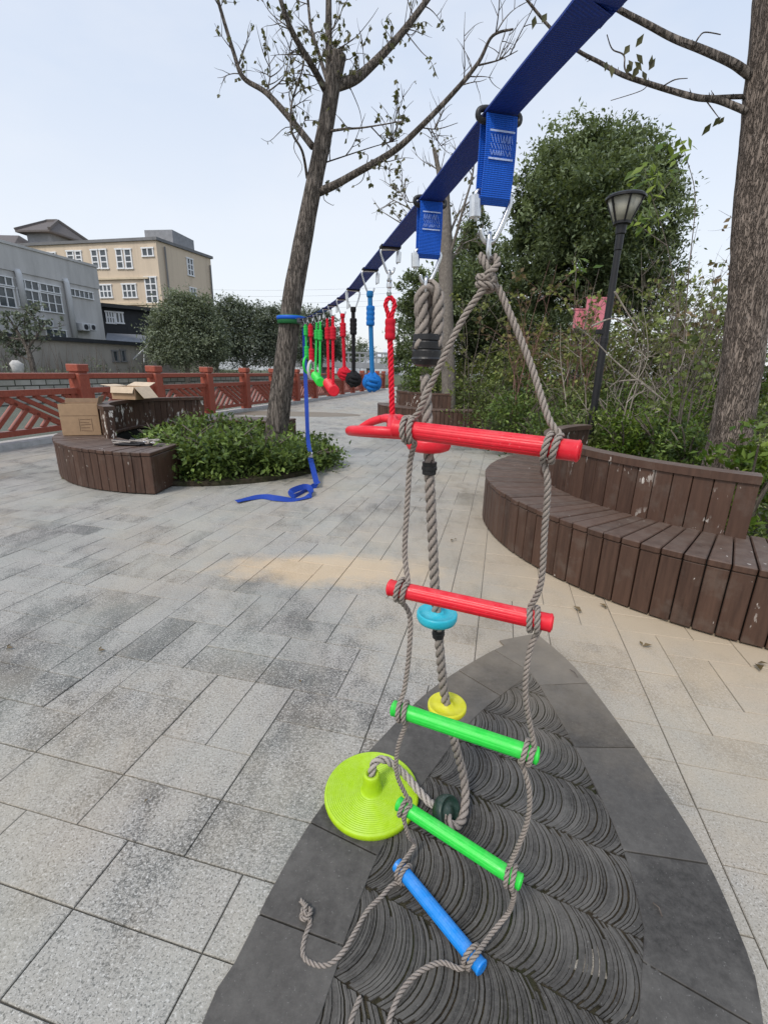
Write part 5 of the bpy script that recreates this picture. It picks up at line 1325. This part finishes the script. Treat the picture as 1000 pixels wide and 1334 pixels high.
# neighbouring hip roof at the left edge
a, b_ = at(-45, 318, 47), at(10, 318, 47); t = thing('tiled_pavilion', 'corner of a dark tiled hip roof at the left photo edge', 'building', ((a.x + b_.x) / 2, 50, ZB))
m_ = MB(); m_.box(((a.x + b_.x) / 2, 50, (ZB + a.z) / 2), (b_.x - a.x, 5, a.z - ZB)); m_.build('wall', 'tower_grey', t)
cx = (a.x + b_.x) / 2; w2 = (b_.x - a.x) / 2 + .7; m_ = MB(); z = a.z
m_.add([(cx - w2, 46.8, z), (cx + w2, 46.8, z), (cx + w2, 53, z), (cx - w2, 53, z), (cx - 1, 50, z + 1.5), (cx + 1, 50, z + 1.5)], [(3, 2, 1, 0), (0, 1, 5, 4), (1, 2, 5), (2, 3, 4, 5), (3, 0, 4)]); m_.build('roof', 'roof_tile', t)
# dark lean-to
A2 = at(139, 420, 37); B2 = at(222, 420, 40); f = Face(A2, B2); zt2 = at(150, 398, 37.5).z; 
t = thing('dark_shed', 'dark open-sided shed under the beige factory front', 'shed', (A2.x, A2.y, ZB))
m_ = MB(); f.slab(m_, -.5, f.L, ZB, zt2 - .2, -3.0, 0); m_.build('wall', 'shed_dark', t)
m_ = MB(); f.slab(m_, -.8, f.L + .3, zt2 - .2, zt2 + .05, -3.2, .5); m_.build('roof', 'shed_dark', t)
f.window(t, (139, 407, 149, 420), 3, 2, .10); f.window(t, (151, 408, 160, 420), 2, 1, .10)
a, b_ = at(140, 436, 35), at(205, 446, 37)
t = thing('lean_to_roof', 'grey sheet metal lean-to roof below the dark shed', 'shed', (a.x, 35, ZB))
m_ = MB(); p0, p1 = at(138, 447, 34.5), at(212, 452, 36.5); q0, q1 = at(140, 436, 36.8), at(205, 439, 39); up_ = V((0, 0, .12))
m_.hexa([p0, p1, q1, q0, p0 + up_, p1 + up_, q1 + up_, q0 + up_]); m_.build('roof', 'metal_roof', t)
for s_ in (p0, p1, p0.lerp(p1, .5)): m_ = MB(); m_.beam(V((s_.x, s_.y + .15, ZB)), V((s_.x, s_.y + .15, s_.z - .02)), .12, .12, up=V((1, 0, 0))); m_.build('post', 'grey_concrete_dark', t)
# boundary wall
A3 = at(-60, 430, 22.2); B3 = at(232, 456, 33); f = Face(A3, B3); z3 = at(90, 443, 27.6).z
t = thing('boundary_wall', 'dirty rendered boundary wall with dark tiled coping below the grey workshop', 'wall', (A3.x, A3.y, ZB))
m_ = MB(); f.slab(m_, 0, f.L, .2, z3 - .12, -.25, 0); m_.build('wall', 'wall_dirty', t)
m_ = MB(); f.slab(m_, -.1, f.L + .1, z3 - .12, z3 + .08, -.45, .22); m_.build('coping', 'shed_dark', t)
for bx in [(147, 458, 153, 470), (158, 457, 163, 470)]: f.window(t, bx, 1, 1, .08, 'grey_concrete_dark')
t = thing('stair_rail', 'pale metal stair handrail slanting up beside the far trees', 'handrail', at(173, 470, 30))
m_ = MB(); m_.tube([at(171, 471, 30), at(196, 447, 30), at(202, 448, 30)], .05, 6); m_.tube([at(188, 472, 30), at(188, 455, 30)], .04, 6); m_.tube([at(198, 472, 30), at(198, 448, 30)], .04, 6); m_.build('rail', 'pipe_grey', t)
# a pale sack on the bank
c = at(22, 478, 20); m_ = MB(); m_.lathe([(0, -.30), (.22, -.26), (.27, -.1), (.30, .12), (.22, .18), (.12, .26), (0, .27)], c, 14, star=lambda a, z: .75 + .18 * math.sin(3 * a + z * 6) + .1 * math.sin(7 * a)); m_.build('white_sack', 'kerb_stone', base=c, label='crumpled white sack on the far bank at the left photo edge', category='sack', smooth=True)
# far trees
pr = random.Random(91)
def far_tree(label, px, blobs, Y, n, L, mat):
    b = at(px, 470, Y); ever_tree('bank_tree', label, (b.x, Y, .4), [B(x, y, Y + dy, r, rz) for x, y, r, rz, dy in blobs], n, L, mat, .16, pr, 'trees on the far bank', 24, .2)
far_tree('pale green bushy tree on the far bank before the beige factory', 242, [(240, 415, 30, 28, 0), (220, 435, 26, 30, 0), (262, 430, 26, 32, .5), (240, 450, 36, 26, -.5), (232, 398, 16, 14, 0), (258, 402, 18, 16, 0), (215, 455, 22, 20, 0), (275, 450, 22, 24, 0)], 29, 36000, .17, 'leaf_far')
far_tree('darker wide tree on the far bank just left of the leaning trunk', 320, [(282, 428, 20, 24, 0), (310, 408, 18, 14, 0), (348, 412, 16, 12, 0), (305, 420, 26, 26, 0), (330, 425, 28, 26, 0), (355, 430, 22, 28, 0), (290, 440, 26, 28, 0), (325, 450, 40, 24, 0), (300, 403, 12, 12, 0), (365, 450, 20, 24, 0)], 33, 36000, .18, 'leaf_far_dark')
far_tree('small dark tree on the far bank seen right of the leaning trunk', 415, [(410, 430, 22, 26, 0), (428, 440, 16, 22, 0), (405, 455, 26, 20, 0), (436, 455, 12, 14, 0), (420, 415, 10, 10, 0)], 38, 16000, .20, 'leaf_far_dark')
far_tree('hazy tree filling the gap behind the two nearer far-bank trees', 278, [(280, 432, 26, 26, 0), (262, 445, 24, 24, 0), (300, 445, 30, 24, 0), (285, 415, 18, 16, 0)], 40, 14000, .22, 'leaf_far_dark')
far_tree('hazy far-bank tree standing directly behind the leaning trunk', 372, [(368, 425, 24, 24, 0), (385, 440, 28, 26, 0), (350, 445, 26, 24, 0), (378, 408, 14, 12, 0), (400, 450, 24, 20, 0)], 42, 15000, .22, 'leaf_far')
far_tree('pale distant tree over the bridge, left of the blue ball', 455, [(448, 455, 20, 14, 0), (470, 460, 18, 12, 0), (432, 452, 14, 16, 0)], 75, 5000, .40, 'leaf_far')
# small half bare tree at the left edge
Y = 20.5; b = at(44, 490, Y); t = thing('small_bare_tree', 'small dark half-bare tree on the far bank at the left photo edge', 'tree', (b.x, Y, .4))
m_ = MB(); tw = []
for pts, r0, r1 in [([(46, 492), (40, 465), (33, 448), (22, 430), (10, 412)], .12, .03), ([(36, 455), (50, 435), (62, 418)], .06, .02), ([(33, 448), (32, 425), (36, 402)], .06, .02), ([(30, 442), (14, 440), (-4, 432)], .05, .02), ([(42, 470), (22, 462), (2, 448)], .04, .015)]:
    p = limb(m_, [at(x, y, Y) for x, y in pts], r0, r1, 8); twigs(m_, p, pr, 9, 1.0, .018, tw, 2, .2)
m_.build('trunk', 'bark_ginkgo', t); m_ = MB(); dress(m_, tw, pr, 900, .12, .3, 4); m_.build('leaves', 'leaf_far_dark', t)
# road bridge, closing off the canal
Y = 47; t = thing('road_bridge', 'low grey road bridge with railings closing the far end of the canal', 'bridge', at(450, 470, Y))
x0, x1 = at(330, 470, Y).x, at(512, 470, Y).x; z0, z1 = at(450, 479, Y).z, at(450, 472, Y).z; zr = at(450, 459, Y).z
m_ = MB(); m_.box(((x0 + x1) / 2, Y + 3, (z0 + z1) / 2), (x1 - x0, 6, z1 - z0)); m_.build('deck', 'bridge_grey', t)
for k in range(3): x = x0 + (x1 - x0) * (k + .5) / 3; m_ = MB(); m_.box((x, Y + 3, (z0 - 1.5) / 2), (.7, 4.5, z0 + 1.5)); m_.build('pier', 'bridge_grey', t)
m_ = MB(); m_.box(((x0 + x1) / 2, Y + .2, zr), (x1 - x0, .22, .16)); m_.box(((x0 + x1) / 2, Y + .2, (zr + z1) / 2), (x1 - x0, .12, .14))
for k in range(26): m_.box((x0 + (x1 - x0) * k / 25, Y + .2, (zr + z1) / 2 - .02), (.16, .16, zr - z1 - .05))
m_.build('railing', 'bridge_grey', t)
pr = random.Random(8)
for k, (px, w, h) in enumerate([(432, 14, 14), (448, 10, 19), (463, 12, 13), (478, 9, 22), (490, 12, 15), (505, 10, 19), (520, 14, 14), (541, 12, 17), (415, 12, 11), (393, 14, 10)]):
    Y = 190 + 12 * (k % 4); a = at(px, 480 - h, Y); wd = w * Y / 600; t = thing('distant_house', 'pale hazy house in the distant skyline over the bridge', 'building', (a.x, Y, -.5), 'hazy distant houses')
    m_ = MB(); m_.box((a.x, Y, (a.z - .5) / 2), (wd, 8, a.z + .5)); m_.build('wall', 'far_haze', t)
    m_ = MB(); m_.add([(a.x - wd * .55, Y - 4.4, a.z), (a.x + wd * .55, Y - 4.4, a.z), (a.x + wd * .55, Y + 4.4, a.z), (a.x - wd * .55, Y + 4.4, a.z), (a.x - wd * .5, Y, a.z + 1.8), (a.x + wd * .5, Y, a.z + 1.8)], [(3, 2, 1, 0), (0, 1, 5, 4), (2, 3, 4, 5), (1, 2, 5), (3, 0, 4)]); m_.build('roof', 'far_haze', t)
m_ = MB(); n = 60; vs = []
for k in range(n + 1):
    x = -420 + 840 * k / n; vs += [(x, 420, -2), (x, 420, 8 + 9 * (noise.noise(V((x * .012, 4, 0))) + .5) + 2 * noise.noise(V((x * .06, 1, 0))))]
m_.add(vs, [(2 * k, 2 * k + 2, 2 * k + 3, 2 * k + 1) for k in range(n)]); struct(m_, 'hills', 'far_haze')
t = thing('power_line', 'faint overhead power lines crossing the sky right of the beige factory', 'power line', at(380, 375, 70))
for dy in (0, 8, 17, 24):
    a, b_ = at(100, 366 + dy, 95), at(640, 368 + dy, 60); m_ = MB(); m_.tube([a.lerp(b_, k / 20) - V((0, 0, 1.2 * math.sin(math.pi * k / 20))) for k in range(21)], .018, 5); m_.build('wire', 'far_haze', t)
# pink board behind the thicket
PY = 11.6; zg = bed_h(at(770, 430, PY).x, PY)
t = thing('pink_board', 'pink painted board glimpsed through the thicket left of the lamp post', 'board', (at(772, 430, PY).x, PY, zg))
for x0_, y0_, x1_, y1_, dy in ((764, 389, 784, 430, 0), (748, 404, 758, 428, .12)):
    a, b_ = at(x0_, y0_, PY + dy), at(x1_, y1_, PY + dy); m_ = MB(); m_.box(((a.x + b_.x) / 2, PY + dy, (a.z + b_.z) / 2), (b_.x - a.x, .03, a.z - b_.z)); o = m_.build('panel', 'pink_render', t, bevel=.006)
    for xx in (a.x + .06, b_.x - .06): m_ = MB(); m_.box((xx, PY + dy + .035, (a.z + zg) / 2 - .1), (.05, .035, a.z - zg + .1)); m_.build('post', 'lamp_black', t)
    m_ = MB(); m_.box(((a.x + b_.x) / 2, PY + dy + .005, a.z + .02), (b_.x - a.x + .03, .06, .035)); m_.build('top_rail', 'pink_render', t)

# ================================================================== LIGHT, SKY, CAMERA
w = bpy.data.worlds.new('World'); scene.world = w; w.use_nodes = True
nt = w.node_tree; nt.nodes.clear()
SUN_EL, SUN_AZ = R(52), R(215)       # behind the photographer, to the left; azimuth clockwise from +Y
sky = nt.nodes.new('ShaderNodeTexSky'); sky.sky_type = 'NISHITA'; sky.sun_disc = False; sky.sun_elevation = SUN_EL; sky.sun_rotation = SUN_AZ
sky.air_density = 1.0; sky.dust_density = 3.0; sky.ozone_density = 1.5
b1 = nt.nodes.new('ShaderNodeBackground'); b1.inputs[1].default_value = .05
tc = nt.nodes.new('ShaderNodeTexCoord'); sx = nt.nodes.new('ShaderNodeSeparateXYZ'); rp = nt.nodes.new('ShaderNodeValToRGB')
e = rp.color_ramp.elements; e[0].position = 0.0; e[0].color = (.83, .835, .845, 1); e[1].position = .75; e[1].color = (.46, .58, .78, 1)
x_ = e.new(.25); x_.color = (.755, .79, .84, 1)
b2 = nt.nodes.new('ShaderNodeBackground'); b2.inputs[1].default_value = .95
ad = nt.nodes.new('ShaderNodeAddShader'); ow = nt.nodes.new('ShaderNodeOutputWorld')
L_ = nt.links.new; L_(sky.outputs[0], b1.inputs[0]); L_(tc.outputs['Generated'], sx.inputs[0]); L_(sx.outputs[2], rp.inputs[0]); 
cn = nt.nodes.new('ShaderNodeTexNoise'); cn.inputs['Scale'].default_value = 2.2; cn.inputs['Detail'].default_value = 5; cn.inputs['Roughness'].default_value = .55
mp = nt.nodes.new('ShaderNodeMapping'); mp.inputs['Scale'].default_value = (1, 1, 2.5); L_(tc.outputs['Generated'], mp.inputs[0]); L_(mp.outputs[0], cn.inputs['Vector'])
cr = nt.nodes.new('ShaderNodeValToRGB'); cr.color_ramp.elements[0].position = .42; cr.color_ramp.elements[0].color = (0, 0, 0, 1); cr.color_ramp.elements[1].position = .68; cr.color_ramp.elements[1].color = (.55, .55, .55, 1); L_(cn.outputs[0], cr.inputs[0])
cm = nt.nodes.new('ShaderNodeMix'); cm.data_type = 'RGBA'; cm.inputs[7].default_value = (.82, .83, .85, 1); L_(cr.outputs[0], cm.inputs[0]); L_(rp.outputs[0], cm.inputs[6]); L_(cm.outputs[2], b2.inputs[0])
L_(b1.outputs[0], ad.inputs[0]); L_(b2.outputs[0], ad.inputs[1]); L_(ad.outputs[0], ow.inputs[0])
sd = bpy.data.lights.new('sun', 'SUN'); sd.energy = 2.1; sd.angle = R(12); sd.color = (1, .945, .87)
so = bpy.data.objects.new('sun', sd); COL.objects.link(so)
dirv = V((math.sin(SUN_AZ) * math.cos(SUN_EL), math.cos(SUN_AZ) * math.cos(SUN_EL), math.sin(SUN_EL)))
so.rotation_euler = (-dirv).to_track_quat('-Z', 'Y').to_euler(); so.location = (0, 0, 20)
cam = bpy.data.cameras.new('camera'); cam.sensor_fit = 'VERTICAL'; cam.sensor_height = 36; cam.sensor_width = 27; cam.lens = 36 * F / 1334; cam.clip_end = 3000; cam.clip_start = .02
co = bpy.data.objects.new('camera', cam); COL.objects.link(co)
right = ray(1100, 667) - ray(500, 667); upv = ray(500, 67) - ray(500, 667); fw = ray(500, 667)
rm = Matrix((right.normalized(), upv.normalized(), -fw.normalized())).transposed()
co.matrix_world = Matrix.Translation((0, 0, H)) @ rm.to_4x4()
scene.camera = co
scene.view_settings.view_transform = 'Standard'; scene.view_settings.look = 'None'; scene.view_settings.exposure = 0; scene.view_settings.gamma = 1
scene.cycles.max_bounces = 5; scene.cycles.diffuse_bounces = 3; scene.cycles.transparent_max_bounces = 4
